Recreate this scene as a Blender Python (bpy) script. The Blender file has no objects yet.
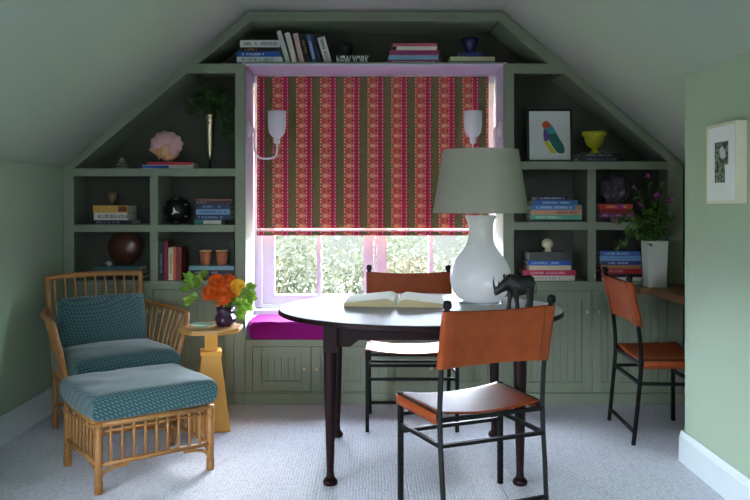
import bpy, bmesh, math, random
from mathutils import Vector, Matrix, Euler, noise
random.seed(7)
C = bpy.context.scene.collection
PI = math.pi
F = 780.0; VX, VY, H = 370.0, 204.0, 1.27
Y0 = 4.95
def PX(px, Y=Y0): return (px-VX)*Y/F
def PZ(py, Y=Y0): return H-(py-VY)*Y/F

# ------------------------------------------------------------------ materials
def srgb(c):
    return tuple((v/255/12.92) if v/255 <= .04045 else ((v/255+.055)/1.055)**2.4 for v in c)
MATS = {}
def mat(name, rgb, rough=.6, var=.08, scale=12, bump=0, bscale=80, spec=.4, metal=0, trans=0, coat=0, sheen=0, rgb2=None):
    if name in MATS: return MATS[name]
    m = bpy.data.materials.new(name); m.use_nodes = True
    nt = m.node_tree; b = nt.nodes['Principled BSDF']
    c = srgb(rgb)
    tc = nt.nodes.new('ShaderNodeTexCoord')
    n = nt.nodes.new('ShaderNodeTexNoise'); n.inputs['Scale'].default_value = scale; n.inputs['Detail'].default_value = 4
    nt.links.new(tc.outputs['Object'], n.inputs['Vector'])
    mx = nt.nodes.new('ShaderNodeMix'); mx.data_type = 'RGBA'
    c2 = srgb(rgb2) if rgb2 else tuple(v*(1-var) for v in c)
    c1 = c if rgb2 else tuple(min(1, v*(1+var)) for v in c)
    mx.inputs['A'].default_value = (*c1, 1); mx.inputs['B'].default_value = (*c2, 1)
    nt.links.new(n.outputs['Fac'], mx.inputs['Factor'])
    nt.links.new(mx.outputs['Result'], b.inputs['Base Color'])
    b.inputs['Roughness'].default_value = rough; b.inputs['Specular IOR Level'].default_value = spec
    b.inputs['Metallic'].default_value = metal; b.inputs['Transmission Weight'].default_value = trans
    b.inputs['Coat Weight'].default_value = coat; b.inputs['Sheen Weight'].default_value = sheen
    if bump:
        n2 = nt.nodes.new('ShaderNodeTexNoise'); n2.inputs['Scale'].default_value = bscale; n2.inputs['Detail'].default_value = 3
        nt.links.new(tc.outputs['Object'], n2.inputs['Vector'])
        bp = nt.nodes.new('ShaderNodeBump'); bp.inputs['Strength'].default_value = bump; bp.inputs['Distance'].default_value = .004
        nt.links.new(n2.outputs['Fac'], bp.inputs['Height']); nt.links.new(bp.outputs['Normal'], b.inputs['Normal'])
    MATS[name] = m
    return m
def translucent(m, fac, rgb=None):
    nt = m.node_tree; out = nt.nodes['Material Output']; b = nt.nodes['Principled BSDF']
    t = nt.nodes.new('ShaderNodeBsdfTranslucent')
    src = b.inputs['Base Color'].links
    if rgb: t.inputs['Color'].default_value = (*srgb(rgb), 1)
    elif src: nt.links.new(src[0].from_socket, t.inputs['Color'])
    mx = nt.nodes.new('ShaderNodeMixShader'); mx.inputs['Fac'].default_value = fac
    nt.links.new(b.outputs[0], mx.inputs[1]); nt.links.new(t.outputs[0], mx.inputs[2]); nt.links.new(mx.outputs[0], out.inputs['Surface'])
    return m
def mnode(nt, op, a, b=None, c=None):
    n = nt.nodes.new('ShaderNodeMath'); n.operation = op
    for i, v in enumerate((a, b, c)):
        if v is None: continue
        if isinstance(v, (int, float)): n.inputs[i].default_value = v
        else: nt.links.new(v, n.inputs[i])
    return n.outputs[0]

SAGE = (126, 139, 122)
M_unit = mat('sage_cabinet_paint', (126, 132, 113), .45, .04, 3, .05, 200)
M_back = mat('shade_dark_olive_backing', (78, 78, 66), .6, .06, 4)  # olive backing darkened to imitate the shade inside the recessed cells
M_wall = mat('sage_wall_paint', (150, 166, 143), .7, .05, 2, .12, 160)
M_ceil = mat('pale_sage_ceiling_paint', (150, 162, 147), .8, .04, 2, .08, 120)
M_base = mat('white_baseboard_paint', (196, 203, 205), .5, .03, 4)
M_lining = mat('bounce_tinted_white_paint', (206, 204, 222), .5, .03, 4)  # white paint tinted lilac to imitate colour bounced off the seat cushion
M_white = mat('white_window_paint', (236, 236, 238), .45, .02, 4)
M_brass = mat('aged_brass', (190, 160, 110), .35, .1, 30, metal=.85)
M_knob = mat('pale_knob', (205, 185, 150), .35, .1, 30, metal=.4)
M_black = mat('black_metal', (15, 14, 15), .5, .2, 40, .1, 200, spec=.15)
M_mahog = mat('dark_mahogany', (34, 10, 12), .5, .3, 8, rgb2=(18, 6, 7), coat=.0, spec=.15)
M_tabletop = mat('pale_tabletop', (184, 182, 184), .45, .06, 6, .03, 60, spec=.22)
M_leather = mat('cognac_leather', (146, 68, 29), .42, .15, 18, .08, 220, spec=.17, rgb2=(114, 48, 20))
M_leather_hem = mat('cognac_leather_hem', (120, 48, 26), .45, .1, 18)
M_rattan = mat('honey_rattan', (178, 126, 72), .42, .2, 25, .2, 120, rgb2=(138, 90, 46))
M_wrap = mat('rattan_wrap', (150, 100, 52), .5, .2, 60, .3, 200)
M_ochre = mat('ochre_lacquer', (222, 158, 62), .4, .06, 8)
M_oak = mat('light_oak', (205, 155, 95), .4, .15, 10, .05, 100, rgb2=(178, 126, 70))
M_desk = mat('walnut_desk', (150, 98, 56), .4, .15, 10, .05, 100, rgb2=(112, 70, 38))
M_velvet = mat('magenta_velvet', (140, 22, 112), .9, .12, 10, .1, 120, spec=.1)
M_linen = mat('grey_linen', (170, 168, 152), .85, .04, 40, .15, 400)
translucent(M_linen, .25)
M_lampglass = mat('white_glass', (252, 252, 252), .2, .01, 5, spec=.5, trans=.3)
translucent(M_lampglass, .5)
M_acryl = mat('clear_acrylic', (235, 240, 240), .05, .01, 5, trans=.9)
M_sconce = mat('white_sconce_porcelain', (246, 243, 250), .35, .02, 5)
translucent(M_sconce, .2)
M_paper = mat('book_paper', (226, 219, 202), .8, .06, 60, .2, 300)
M_pageedge = mat('old_page_edges', (176, 158, 120), .8, .1, 80, .2, 300)
M_leaf = mat('dark_leaf', (62, 96, 40), .45, .3, 20, rgb2=(34, 60, 26))
M_leafbright = mat('bright_leaf', (150, 184, 66), .45, .2, 30, rgb2=(84, 128, 40)); translucent(M_leafbright, .35)
M_leafmid = mat('mid_leaf', (92, 128, 52), .5, .3, 20, rgb2=(60, 96, 38)); translucent(M_leafmid, .3)
M_orange = mat('orange_petal', (240, 128, 40), .6, .2, 60, rgb2=(222, 84, 22))
M_yellow = mat('yellow_petal', (250, 194, 56), .6, .1, 30)
M_violet = mat('violet_petal', (168, 60, 150), .6, .1, 30)
M_purpleglass = mat('purple_glass', (52, 22, 52), .12, .1, 20, coat=.5)
M_bark = mat('outdoor_bark', (120, 108, 96), .9, .2, 20)
M_out = mat('outdoor_leaf', (66, 63, 50), .8, .3, 3, spec=.1, rgb2=(38, 41, 30)); translucent(M_out, .3)
M_lawn = mat('lawn', (120, 135, 80), .9, .2, 1)

# carpet
def carpet():
    m = mat('woven_carpet', (190, 183, 188), .95, .05, 3); nt = m.node_tree; b = nt.nodes['Principled BSDF']
    tc = nt.nodes.new('ShaderNodeTexCoord')
    v = nt.nodes.new('ShaderNodeTexVoronoi'); v.inputs['Scale'].default_value = 75; nt.links.new(tc.outputs['Object'], v.inputs['Vector'])
    w = nt.nodes.new('ShaderNodeTexWave'); w.inputs['Scale'].default_value = 22; w.inputs['Distortion'].default_value = 3; nt.links.new(tc.outputs['Object'], w.inputs['Vector'])
    s = mnode(nt, 'ADD', v.outputs['Distance'], mnode(nt, 'MULTIPLY', w.outputs['Fac'], .5))
    bp = nt.nodes.new('ShaderNodeBump'); bp.inputs['Strength'].default_value = .55; bp.inputs['Distance'].default_value = .005
    nt.links.new(s, bp.inputs['Height']); nt.links.new(bp.outputs['Normal'], b.inputs['Normal'])
    cr = nt.nodes.new('ShaderNodeMix'); cr.data_type = 'RGBA'; cr.inputs['A'].default_value = (*srgb((226, 226, 236)), 1); cr.inputs['B'].default_value = (*srgb((190, 188, 198)), 1)
    nt.links.new(mnode(nt, 'MULTIPLY', s, .9), cr.inputs['Factor']); nt.links.new(cr.outputs['Result'], b.inputs['Base Color'])
    return m
M_carpet = carpet()

# teal cushion fabric with rows of short slanted dashes
def teal():
    m = mat('teal_dash_fabric', (40, 92, 92), .9, .1, 10, sheen=.3); nt = m.node_tree; b = nt.nodes['Principled BSDF']
    tc = nt.nodes.new('ShaderNodeTexCoord'); sp = nt.nodes.new('ShaderNodeSeparateXYZ'); nt.links.new(tc.outputs['Object'], sp.inputs[0])
    h = mnode(nt, 'ADD', sp.outputs['Z'], sp.outputs['Y'])
    u = mnode(nt, 'ADD', mnode(nt, 'MULTIPLY', sp.outputs['X'], .55), mnode(nt, 'MULTIPLY', h, .85))
    w = mnode(nt, 'SUBTRACT', mnode(nt, 'MULTIPLY', sp.outputs['X'], .85), mnode(nt, 'MULTIPLY', h, .55))
    row = mnode(nt, 'MULTIPLY', u, 80); fr = mnode(nt, 'FRACT', row); fl = mnode(nt, 'FLOOR', row)
    dash = mnode(nt, 'FRACT', mnode(nt, 'ADD', mnode(nt, 'MULTIPLY', w, 34), mnode(nt, 'MULTIPLY', fl, .5)))
    k = mnode(nt, 'MULTIPLY', mnode(nt, 'LESS_THAN', fr, .5), mnode(nt, 'LESS_THAN', dash, .68))
    mx = nt.nodes.new('ShaderNodeMix'); mx.data_type = 'RGBA'
    mx.inputs['A'].default_value = (*srgb((38, 70, 74)), 1); mx.inputs['B'].default_value = (*srgb((78, 112, 112)), 1)
    nt.links.new(k, mx.inputs['Factor']); nt.links.new(mx.outputs['Result'], b.inputs['Base Color'])
    return m
M_teal = teal()

# bargello stripe fabric of the roman shade
def bargello():
    m = mat('bargello_stripe_fabric', (160, 60, 70), .9, .1, 10); nt = m.node_tree; b = nt.nodes['Principled BSDF']
    tc = nt.nodes.new('ShaderNodeTexCoord'); sp = nt.nodes.new('ShaderNodeSeparateXYZ'); nt.links.new(tc.outputs['Object'], sp.inputs[0])
    v = mnode(nt, 'MULTIPLY', sp.outputs['Z'], 1/.068)
    tri = mnode(nt, 'ABSOLUTE', mnode(nt, 'SUBTRACT', mnode(nt, 'FRACT', v), .5))       # 0..0.5
    tri2 = mnode(nt, 'ABSOLUTE', mnode(nt, 'SUBTRACT', mnode(nt, 'FRACT', mnode(nt, 'MULTIPLY', v, 3)), .5))
    u0 = mnode(nt, 'FRACT', mnode(nt, 'ADD', mnode(nt, 'MULTIPLY', sp.outputs['X'], 1/.1614), 10.40))
    zig = mnode(nt, 'MULTIPLY', mnode(nt, 'SUBTRACT', tri, .25), .30)
    u = mnode(nt, 'ADD', u0, zig)
    def ramp(inp, stops):
        r = nt.nodes.new('ShaderNodeValToRGB'); r.color_ramp.interpolation = 'CONSTANT'
        els = r.color_ramp.elements
        while len(els) < len(stops): els.new(.5)
        for e, (p, c) in zip(els, stops): e.position = p; e.color = (*srgb(c), 1)
        nt.links.new(inp, r.inputs[0]); return r.outputs[0]
    OL, OL2, RU, PE, CR, PK = (98, 96, 58), (128, 118, 78), (168, 82, 66), (214, 144, 116), (168, 40, 76), (224, 164, 156)
    base = ramp(u, [(0, OL), (.08, OL2), (.12, OL), (.2, OL2), (.24, OL), (.32, RU), (.38, PE), (.41, RU), (.48, (186, 88, 72)), (.53, RU), (.60, PE), (.63, RU), (.70, CR), (.88, CR), (.95, OL)])
    def over(a, bcol, fac):
        x = nt.nodes.new('ShaderNodeMix'); x.data_type = 'RGBA'; nt.links.new(a, x.inputs['A']); x.inputs['B'].default_value = (*srgb(bcol), 1); nt.links.new(fac, x.inputs['Factor']); return x.outputs['Result']
    # peach diamonds down the middle of the rust band
    du = mnode(nt, 'ABSOLUTE', mnode(nt, 'SUBTRACT', u0, .52))
    dia = mnode(nt, 'LESS_THAN', mnode(nt, 'ADD', mnode(nt, 'MULTIPLY', du, 1.6), tri), .24)
    c = over(base, (218, 152, 124), dia)
    # dotted pale lines at the edges of the bands
    dots = mnode(nt, 'LESS_THAN', tri2, .28)
    for pos in (.32, .72, .93):
        ln = mnode(nt, 'LESS_THAN', mnode(nt, 'ABSOLUTE', mnode(nt, 'SUBTRACT', u0, pos)), .02)
        c = over(c, PK, mnode(nt, 'MULTIPLY', ln, dots))
    # fine woven grain
    n = nt.nodes.new('ShaderNodeTexNoise'); n.inputs['Scale'].default_value = 160; nt.links.new(tc.outputs['Object'], n.inputs['Vector'])
    g = nt.nodes.new('ShaderNodeMix'); g.data_type = 'RGBA'; g.blend_type = 'MULTIPLY'; g.inputs['Factor'].default_value = .5
    nt.links.new(c, g.inputs['A']); nt.links.new(n.outputs['Color'], g.inputs['B'])
    for l in list(b.inputs['Base Color'].links): nt.links.remove(l)
    nt.links.new(c, b.inputs['Base Color'])
    return translucent(m, .07)
M_shade = bargello()
M_seamlight = translucent(mat('painted_seam_light', (225, 190, 196), .8, .04, 30), .5)  # pale pink stands for light showing through the shade's seam

def glass():
    m = bpy.data.materials.new('window_glass'); m.use_nodes = True; nt = m.node_tree
    for n in list(nt.nodes):
        if n.type == 'BSDF_PRINCIPLED': nt.nodes.remove(n)
    out = nt.nodes['Material Output']; t = nt.nodes.new('ShaderNodeBsdfTransparent'); g = nt.nodes.new('ShaderNodeBsdfGlossy'); g.inputs['Roughness'].default_value = .02
    mx = nt.nodes.new('ShaderNodeMixShader'); mx.inputs['Fac'].default_value = .06
    n = nt.nodes.new('ShaderNodeTexNoise'); n.inputs['Scale'].default_value = 2
    t.inputs['Color'].default_value = (.97, .98, .98, 1)
    nt.links.new(t.outputs[0], mx.inputs[1]); nt.links.new(g.outputs[0], mx.inputs[2]); nt.links.new(mx.outputs[0], out.inputs['Surface'])
    return m
M_glass = glass()

# ------------------------------------------------------------------ geometry helpers
def obj(name, bm, m, parent=None, smooth=False, bevel=0, recalc=True, loc=None, rot=None):
    if recalc: bmesh.ops.recalc_face_normals(bm, faces=bm.faces)
    me = bpy.data.meshes.new(name); bm.to_mesh(me); bm.free()
    if m is not None: me.materials.append(m)
    o = bpy.data.objects.new(name, me); C.objects.link(o)
    if parent is not None: o.parent = parent
    if loc is not None: o.location = loc
    if rot is not None: o.rotation_euler = rot
    if smooth:
        for p in me.polygons: p.use_smooth = True
    if bevel:
        md = o.modifiers.new('bevel', 'BEVEL'); md.width = bevel; md.segments = 2; md.limit_method = 'ANGLE'; md.angle_limit = .7
    return o
def tag(o, label=None, cat=None, group=None, kind=None):
    if label: o['label'] = label
    if cat: o['category'] = cat
    if group: o['group'] = group
    if kind: o['kind'] = kind
    return o
def thing(name, label, cat, loc=(0, 0, 0), rz=0, group=None):
    o = bpy.data.objects.new(name, None); C.objects.link(o); o.location = loc; o.rotation_euler = (0, 0, rz); o.empty_display_size = .05
    return tag(o, label, cat, group)
def struct(name, bm, m, parent=None, **k):
    o = obj(name, bm, m, parent, **k)
    if parent is None: o['kind'] = 'structure'
    return o
def copy_tree(o, parent=None):
    c = o.copy(); C.objects.link(c); c.parent = parent
    for ch in o.children: copy_tree(ch, c)
    return c
def B(): return bmesh.new()
def box(bm, x0, x1, y0, y1, z0, z1, M=None):
    vs = [bm.verts.new(Vector(p) if M is None else M @ Vector(p)) for p in
          ((x0, y0, z0), (x1, y0, z0), (x1, y1, z0), (x0, y1, z0), (x0, y0, z1), (x1, y0, z1), (x1, y1, z1), (x0, y1, z1))]
    for f in ((0, 3, 2, 1), (4, 5, 6, 7), (0, 1, 5, 4), (1, 2, 6, 5), (2, 3, 7, 6), (3, 0, 4, 7)): bm.faces.new([vs[i] for i in f])
    return bm
def prism(bm, pts, y0, y1, axis='y'):
    """polygon pts (a, b) extruded between y0 and y1; axis y: (x,z) outline; axis z: (x,y) outline; axis x: (y,z)"""
    def v(p, t):
        return {'y': (p[0], t, p[1]), 'z': (p[0], p[1], t), 'x': (t, p[0], p[1])}[axis]
    a = [bm.verts.new(v(p, y0)) for p in pts]; b = [bm.verts.new(v(p, y1)) for p in pts]
    n = len(pts); bm.faces.new(a[::-1]); bm.faces.new(b)
    for i in range(n): bm.faces.new((a[i], a[(i+1) % n], b[(i+1) % n], b[i]))
    return bm
def lathe(bm, prof, seg=32, M=None, cap=True):
    rings = []
    for r, z in prof:
        rings.append([bm.verts.new((M or Matrix()) @ Vector((r*math.cos(2*PI*i/seg), r*math.sin(2*PI*i/seg), z))) for i in range(seg)])
    for a, b in zip(rings, rings[1:]):
        for i in range(seg): bm.faces.new((a[i], a[(i+1) % seg], b[(i+1) % seg], b[i]))
    if cap: bm.faces.new(rings[0][::-1]); bm.faces.new(rings[-1])
    return bm
def smooth_path(pts, n=6):
    pts = [Vector(p) for p in pts]
    if len(pts) < 3: return pts
    out = []
    for i in range(len(pts)-1):
        p0 = pts[max(i-1, 0)]; p1 = pts[i]; p2 = pts[i+1]; p3 = pts[min(i+2, len(pts)-1)]
        for k in range(n):
            t = k/n
            out.append(.5*((2*p1)+(-p0+p2)*t+(2*p0-5*p1+4*p2-p3)*t*t+(-p0+3*p1-3*p2+p3)*t**3))
    out.append(pts[-1]); return out
def tube(bm, pts, r, seg=10, sm=True, n=6, flat=1.0):
    P = smooth_path(pts, n) if sm else [Vector(p) for p in pts]
    R = r if callable(r) else (lambda t: r)
    rings = []; up = None
    for i, p in enumerate(P):
        d = (P[min(i+1, len(P)-1)]-P[max(i-1, 0)]).normalized()
        if up is None:
            up = Vector((0, 0, 1)) if abs(d.z) < .9 else Vector((1, 0, 0))
        s = d.cross(up).normalized(); up = s.cross(d).normalized()
        rr = R(i/(len(P)-1))
        rings.append([bm.verts.new(p+rr*(math.cos(2*PI*k/seg)*s+math.sin(2*PI*k/seg)*up*flat)) for k in range(seg)])
    for a, b in zip(rings, rings[1:]):
        for i in range(seg): bm.faces.new((a[i], a[(i+1) % seg], b[(i+1) % seg], b[i]))
    bm.faces.new(rings[0][::-1]); bm.faces.new(rings[-1])
    return bm
def bar(bm, a, b, w, d=None):
    """square bar between two points"""
    a, b = Vector(a), Vector(b); d = d or w; ax = (b-a).normalized()
    up = Vector((0, 0, 1)) if abs(ax.z) < .9 else Vector((0, 1, 0))
    s = ax.cross(up).normalized(); u = s.cross(ax).normalized(); r = []
    for p in (a, b): r.append([bm.verts.new(p+s*i*w/2+u*j*d/2) for i, j in ((-1, -1), (1, -1), (1, 1), (-1, 1))])
    bm.faces.new(r[0][::-1]); bm.faces.new(r[1])
    for i in range(4): bm.faces.new((r[0][i], r[0][(i+1) % 4], r[1][(i+1) % 4], r[1][i]))
    return bm
def ball(bm, c, r, seg=20, rings=12, sc=(1, 1, 1)):
    bmesh.ops.create_uvsphere(bm, u_segments=seg, v_segments=rings, radius=r, matrix=Matrix.Translation(c) @ Matrix.Diagonal((*sc, 1)))
    return bm
def cushion(bm, w, d, h, crown=.25, p=5, n=24, M=None, bx=2.2):
    """soft box cushion: rounded rectangular outline, domed top and bottom, centred at the origin"""
    top, bot = [], []
    for i in range(n+1):
        rt, rb = [], []
        for j in range(n+1):
            u = -1+2*i/n; v = -1+2*j/n
            # pull samples to the edge
            u = math.sin(u*PI/2); v = math.sin(v*PI/2)
            e = max(0, 1-abs(u)**p)**(1/bx)*max(0, 1-abs(v)**p)**(1/bx)
            dome = (1-u*u)*(1-v*v)
            x = u*w/2*(1-.03*(v*v)); y = v*d/2*(1-.03*(u*u))
            zt = h/2*(.72*e+crown*dome)+.006*noise.noise(Vector((x*9, y*9, 1)))*e
            rt.append((x, y, zt)); rb.append((x, y, -h/2*(.8*e)))
        top.append(rt); bot.append(rb)
    T = M or Matrix()
    vt = [[bm.verts.new(T @ Vector(p_)) for p_ in r] for r in top]; vb = [[bm.verts.new(T @ Vector(p_)) for p_ in r] for r in bot]
    for i in range(n):
        for j in range(n):
            bm.faces.new((vt[i][j], vt[i+1][j], vt[i+1][j+1], vt[i][j+1])); bm.faces.new((vb[i][j], vb[i][j+1], vb[i+1][j+1], vb[i+1][j]))
    bmesh.ops.remove_doubles(bm, verts=bm.verts, dist=1e-5)
    return bm
def leaf(bm, p, d, up, L, W, bend=.2):
    d = d.normalized(); s = d.cross(up).normalized(); n = s.cross(d)
    pr = [(0, 0), (.3, .45), (.6, .5), (.85, .25), (1, 0)]
    mid = [bm.verts.new(p+d*L*t-n*bend*L*t*t) for t, _ in pr]
    lf = [bm.verts.new(p+d*L*t+s*W*w_-n*bend*L*t*t+n*.15*W) for t, w_ in pr[1:-1]]; rt = [bm.verts.new(p+d*L*t-s*W*w_-n*bend*L*t*t+n*.15*W) for t, w_ in pr[1:-1]]
    for side in (lf, rt):
        bm.faces.new((mid[0], mid[1], side[0]))
        bm.faces.new((mid[1], mid[2], side[1], side[0])); bm.faces.new((mid[2], mid[3], side[2], side[1])); bm.faces.new((mid[3], mid[4], side[2]))
def rv(): 
    return Vector((random.gauss(0, 1), random.gauss(0, 1), random.gauss(0, 1))).normalized()

# ------------------------------------------------------------------ room shell
XL = PX(63); ZL = PZ(167); XR = PX(683); ZR = PZ(163); ZC = PZ(11); XCL = PX(247); XCR = PX(503)
YW = 5.36                       # window wall
XP = 1.55; YP = 3.84            # partition
YB = -2.6                       # rear wall
XA = 2.10                       # alcove wall
sl = (ZC-ZR)/(XR-XCR); ZA = ZR-sl*(XA-XR)
WL, WR, WT, WB = PX(245.3), PX(503.6), PZ(65.5), .42
struct('floor', box(B(), XL-.15, XA+.15, YB-.15, YW+.15, -.1, 0), M_carpet)
bm = B(); t = .12
prism(bm, [(XL-.12, ZL-.12*(ZC-ZL)/(XCL-XL)), (XCL, ZC), (XCR, ZC), (XA+.12, ZA-.12*sl), (XA+.12, ZA+.14), (XCR+.03, ZC+.14), (XCL-.03, ZC+.14), (XL-.12, ZL+.14)], YB-.12, YW+.12)
struct('ceiling', bm, M_ceil)
bm = B(); DY0, DY1, DZ0, DZ1 = .2, 1.7, .45, 1.40
box(bm, XL-.12, XL, YB-.12, DY0, 0, ZL-.001); box(bm, XL-.12, XL, DY1, YW+.12, 0, ZL-.001); box(bm, XL-.12, XL, DY0, DY1, 0, DZ0); box(bm, XL-.12, XL, DY0, DY1, DZ1, ZL-.001)
struct('wall_left', bm, M_wall)
struct('wall_alcove', box(B(), XA, XA+.12, YP-.1, YW+.12, 0, ZA-.001), M_wall)
zp = ZC-sl*(XP-XCR)
struct('wall_right', prism(B(), [(XP, 0), (XA+.1, 0), (XA+.1, ZA-.002), (XP, zp-.002)], YB-.12, YP), M_wall)
bm = B()
prism(bm, [(XL, 0), (WL-.02, 0), (WL-.02, ZC-.03), (XCL, ZC-.002), (XL, ZL-.002)], YW, YW+.12)
prism(bm, [(WR+.02, 0), (XA, 0), (XA, ZA-.002), (XCR, ZC-.002), (WR+.02, ZC-.03)], YW, YW+.12)
box(bm, WL-.02, WR+.02, YW, YW+.12, 0, WB); box(bm, WL-.02, WR+.02, YW, YW+.12, WT+.0, ZC-.02)
struct('wall_back', bm, M_wall)
# rear wall behind the camera with a window opening added for soft fill light
RX0, RX1, RZ0, RZ1 = -.45, .35, 1.1, 1.7
bm = B()
prism(bm, [(XL, 0), (RX0, 0), (RX0, ZC-.35), (XCL-.1, ZC-.1), (XL, ZL-.01)], YB-.12, YB)
prism(bm, [(RX1, 0), (XP, 0), (XP, zp-.01), (RX1, zp+.2)], YB-.12, YB)
box(bm, RX0, RX1, YB-.12, YB, 0, RZ0); prism(bm, [(RX0, RZ1), (RX1, RZ1), (XCR, ZC-.01), (XCL, ZC-.01)], YB-.12, YB)
struct('wall_rear', bm, M_wall)
def base_prof(d, h): return [(0, 0), (d, 0), (d, h*.8), (d*.75, h*.84), (d*.6, h*.93), (d*.35, h), (0, h)]
bm = B(); prism(bm, [(XL+a, b) for a, b in base_prof(.02, .15)], YB, Y0-.002); struct('baseboard_left', bm, M_base)
bm = B(); prism(bm, [(XP-a, b) for a, b in base_prof(.022, .15)], YB, YP+.022); struct('baseboard_right', bm, M_base)
bm = B(); box(bm, XA-.02, XA, YP+.01, YW, 0, .15); box(bm, XP-.0, XA-.02, YP, YP+.02, 0, .15); struct('baseboard_alcove', bm, M_base)

# window recess lining
bm = B(); th = .006
box(bm, WL-.02, WL, Y0+.004, YW+.03, .42, WT+.02); box(bm, WR, WR+.02, Y0+.004, YW+.03, .42, WT+.02); box(bm, WL, WR, Y0+.004, YW+.03, WT, WT+.02)
struct('trim_1', bm, M_lining)

# window
win = bpy.data.objects.new('window_1', None); C.objects.link(win); win['kind'] = 'structure'; win.location = (0, YW+.04, 0)
gl = [(-.658, -.367), (-.336, -.045), (.114, .405), (.436, .727)]
gz = [(.643, 1.10), (1.125, 1.60), (1.625, 2.08)]
for (a, b, name) in ((0, 2, 'sash'), (2, 4, 'sash')):
    s0 = -.74 if a == 0 else .045; s1 = .025-.0 if a == 0 else .80
    if a == 0: s1 = .024
    bm = B(); g = gl[a:b]
    box(bm, s0, g[0][0], -.02, .02, .58, 2.135); box(bm, g[1][1], s1, -.02, .02, .58, 2.135)
    box(bm, g[0][0], g[1][1], -.02, .02, .58, .643); box(bm, g[0][0], g[1][1], -.02, .02, 2.08, 2.135)
    box(bm, g[0][1], g[1][0], -.015, .015, .643, 2.08)
    for z in (1.10, 1.60): box(bm, g[0][0], g[0][1], -.015, .015, z, z+.025); box(bm, g[1][0], g[1][1], -.015, .015, z, z+.025)
    so = obj('sash', bm, M_white, win)
    obj('window_pane', box(B(), g[0][0]-.004, g[1][1]+.004, -.003, .003, .64, 2.084), M_glass, so)
    bm = B(); cx = (g[0][1]+g[1][0])/2; box(bm, cx-.02, cx+.02, -.032, -.02, .612, .63); tube(bm, [(cx, -.03, .62), (cx+.012, -.05, .628), (cx+.045, -.052, .634)], .006, 8)
    obj('latch', bm, M_white, so)
bm = B()
box(bm, WL-.004, -.744, -.04, .06, .56, WT); box(bm, .804, WR+.004, -.04, .06, .56, WT); box(bm, .028, .041, -.03, .05, .577, WT)
box(bm, -.744, .804, -.04, .06, .53, .577); box(bm, -.744, .804, -.04, .06, 2.138, WT)
obj('window_frame', bm, M_white, win)
bm = B(); box(bm, WL+.003, WR-.003, -.12, -.042, .515, .552); obj('window_sill', bm, M_white, win, bevel=.004)
# unseen rear window, added for soft fill on the shelving
w2 = bpy.data.objects.new('added_window_rear', None); C.objects.link(w2); w2['kind'] = 'structure'; w2.location = (0, YB-.06, 0)
bm = B()
for x in (RX0, -.02, RX1-.05): box(bm, x, x+.05, -.03, .03, RZ0, RZ1)
for x0, x1 in ((RX0+.05, -.02), (.03, RX1-.05)): box(bm, x0, x1, -.03, .03, RZ0, RZ0+.05); box(bm, x0, x1, -.03, .03, RZ1-.05, RZ1)
obj('window_frame', bm, M_white, w2)
obj('window_pane', box(B(), RX0+.04, RX1-.04, -.003, .003, RZ0+.04, RZ1-.04), M_glass, w2)

w3 = bpy.data.objects.new('added_window_left', None); C.objects.link(w3); w3['kind'] = 'structure'; w3.location = (XL-.06, 0, 0)  # unseen left window, added so fill light reaches the right wall
bm = B()
for y in (DY0, (DY0+DY1)/2-.025, DY1-.05): box(bm, -.03, .03, y, y+.05, DZ0, DZ1)
for z in (DZ0, DZ1-.05): box(bm, -.028, .028, DY0, DY1, z, z+.05)
obj('window_frame', bm, M_white, w3)
obj('window_pane', box(B(), -.003, .003, DY0+.04, DY1-.04, DZ0+.04, DZ1-.04), M_glass, w3)

# ------------------------------------------------------------------ built-in bookcases
FT = .022; YBK = 5.33
def board(bm, x0, x1, z0, z1, y0=Y0+.001, y1=YBK): box(bm, x0, x1, y0, y1, z0, z1)
# left
L = thing('bookcase', 'sage green built-in bookcase with sloped top, left of the window', 'bookcase', (0, 0, 0))
ex = lambda *p: [(PX(a), PZ(b)) for a, b in p]
LW = WL-.0215; LWp = VX+LW*F/Y0
zc_top = .762
bm = B()
def fr(bm, pts, y0=Y0, y1=Y0+FT): prism(bm, pts, y0, y1)
XLi = XL+.002
fr(bm, [(XLi, zc_top)] + ex((74, 0))[:0] + [(PX(74), zc_top), (PX(74), PZ(168.5)), (XLi, PZ(168.5))])
fr(bm, [(XLi, PZ(168.5)), (PX(74), PZ(168.5)), (PX(187), PZ(73.3)), (PX(187), PZ(63.5)), (PX(184), PZ(63.5)), (XLi, ZL-.004)])
fr(bm, [(PX(235), zc_top), (WL, zc_top), (WL, PZ(63.5)), (PX(235), PZ(63.5))])
fr(bm, [(PX(187), PZ(73.3)), (PX(235), PZ(73.3)), (PX(235), PZ(63.5)), (PX(187), PZ(63.5))])
for y0_, y1_ in ((168.5, 176.3), (224.8, 232), (280.8, 285)):
    zz = zc_top if y0_ > 280 else PZ(y1_)
    fr(bm, [(PX(74), zz), (PX(235), zz), (PX(235), PZ(y0_)), (PX(74), PZ(y0_))])
for y0_, y1_ in ((176.3, 224.8), (232, 280.8)):
    fr(bm, [(PX(150), PZ(y1_)), (PX(158), PZ(y1_)), (PX(158), PZ(y0_)), (PX(150), PZ(y0_))])
obj('face_frame', bm, M_unit, L, bevel=.0015)
yb0 = Y0+FT
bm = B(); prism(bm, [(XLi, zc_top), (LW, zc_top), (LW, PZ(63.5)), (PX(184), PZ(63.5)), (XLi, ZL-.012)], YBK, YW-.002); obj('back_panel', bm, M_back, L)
for n, y in enumerate((168.5, 224.8, 280.8)): obj('shelf', box(B(), XLi+.016, LW, yb0, YBK, PZ(y)-.024, PZ(y)), M_unit, L)
obj('divider', box(B(), PX(151), PX(157), yb0, YBK, PZ(280.8)+.001, PZ(224.8)-.025), M_unit, L)
obj('divider', box(B(), PX(151), PX(157), yb0, YBK, PZ(224.8)+.001, PZ(168.5)-.025), M_unit, L)
obj('side_panel', box(B(), XLi, XLi+.015, yb0, YBK, zc_top, ZL-.02), M_unit, L)
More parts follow.
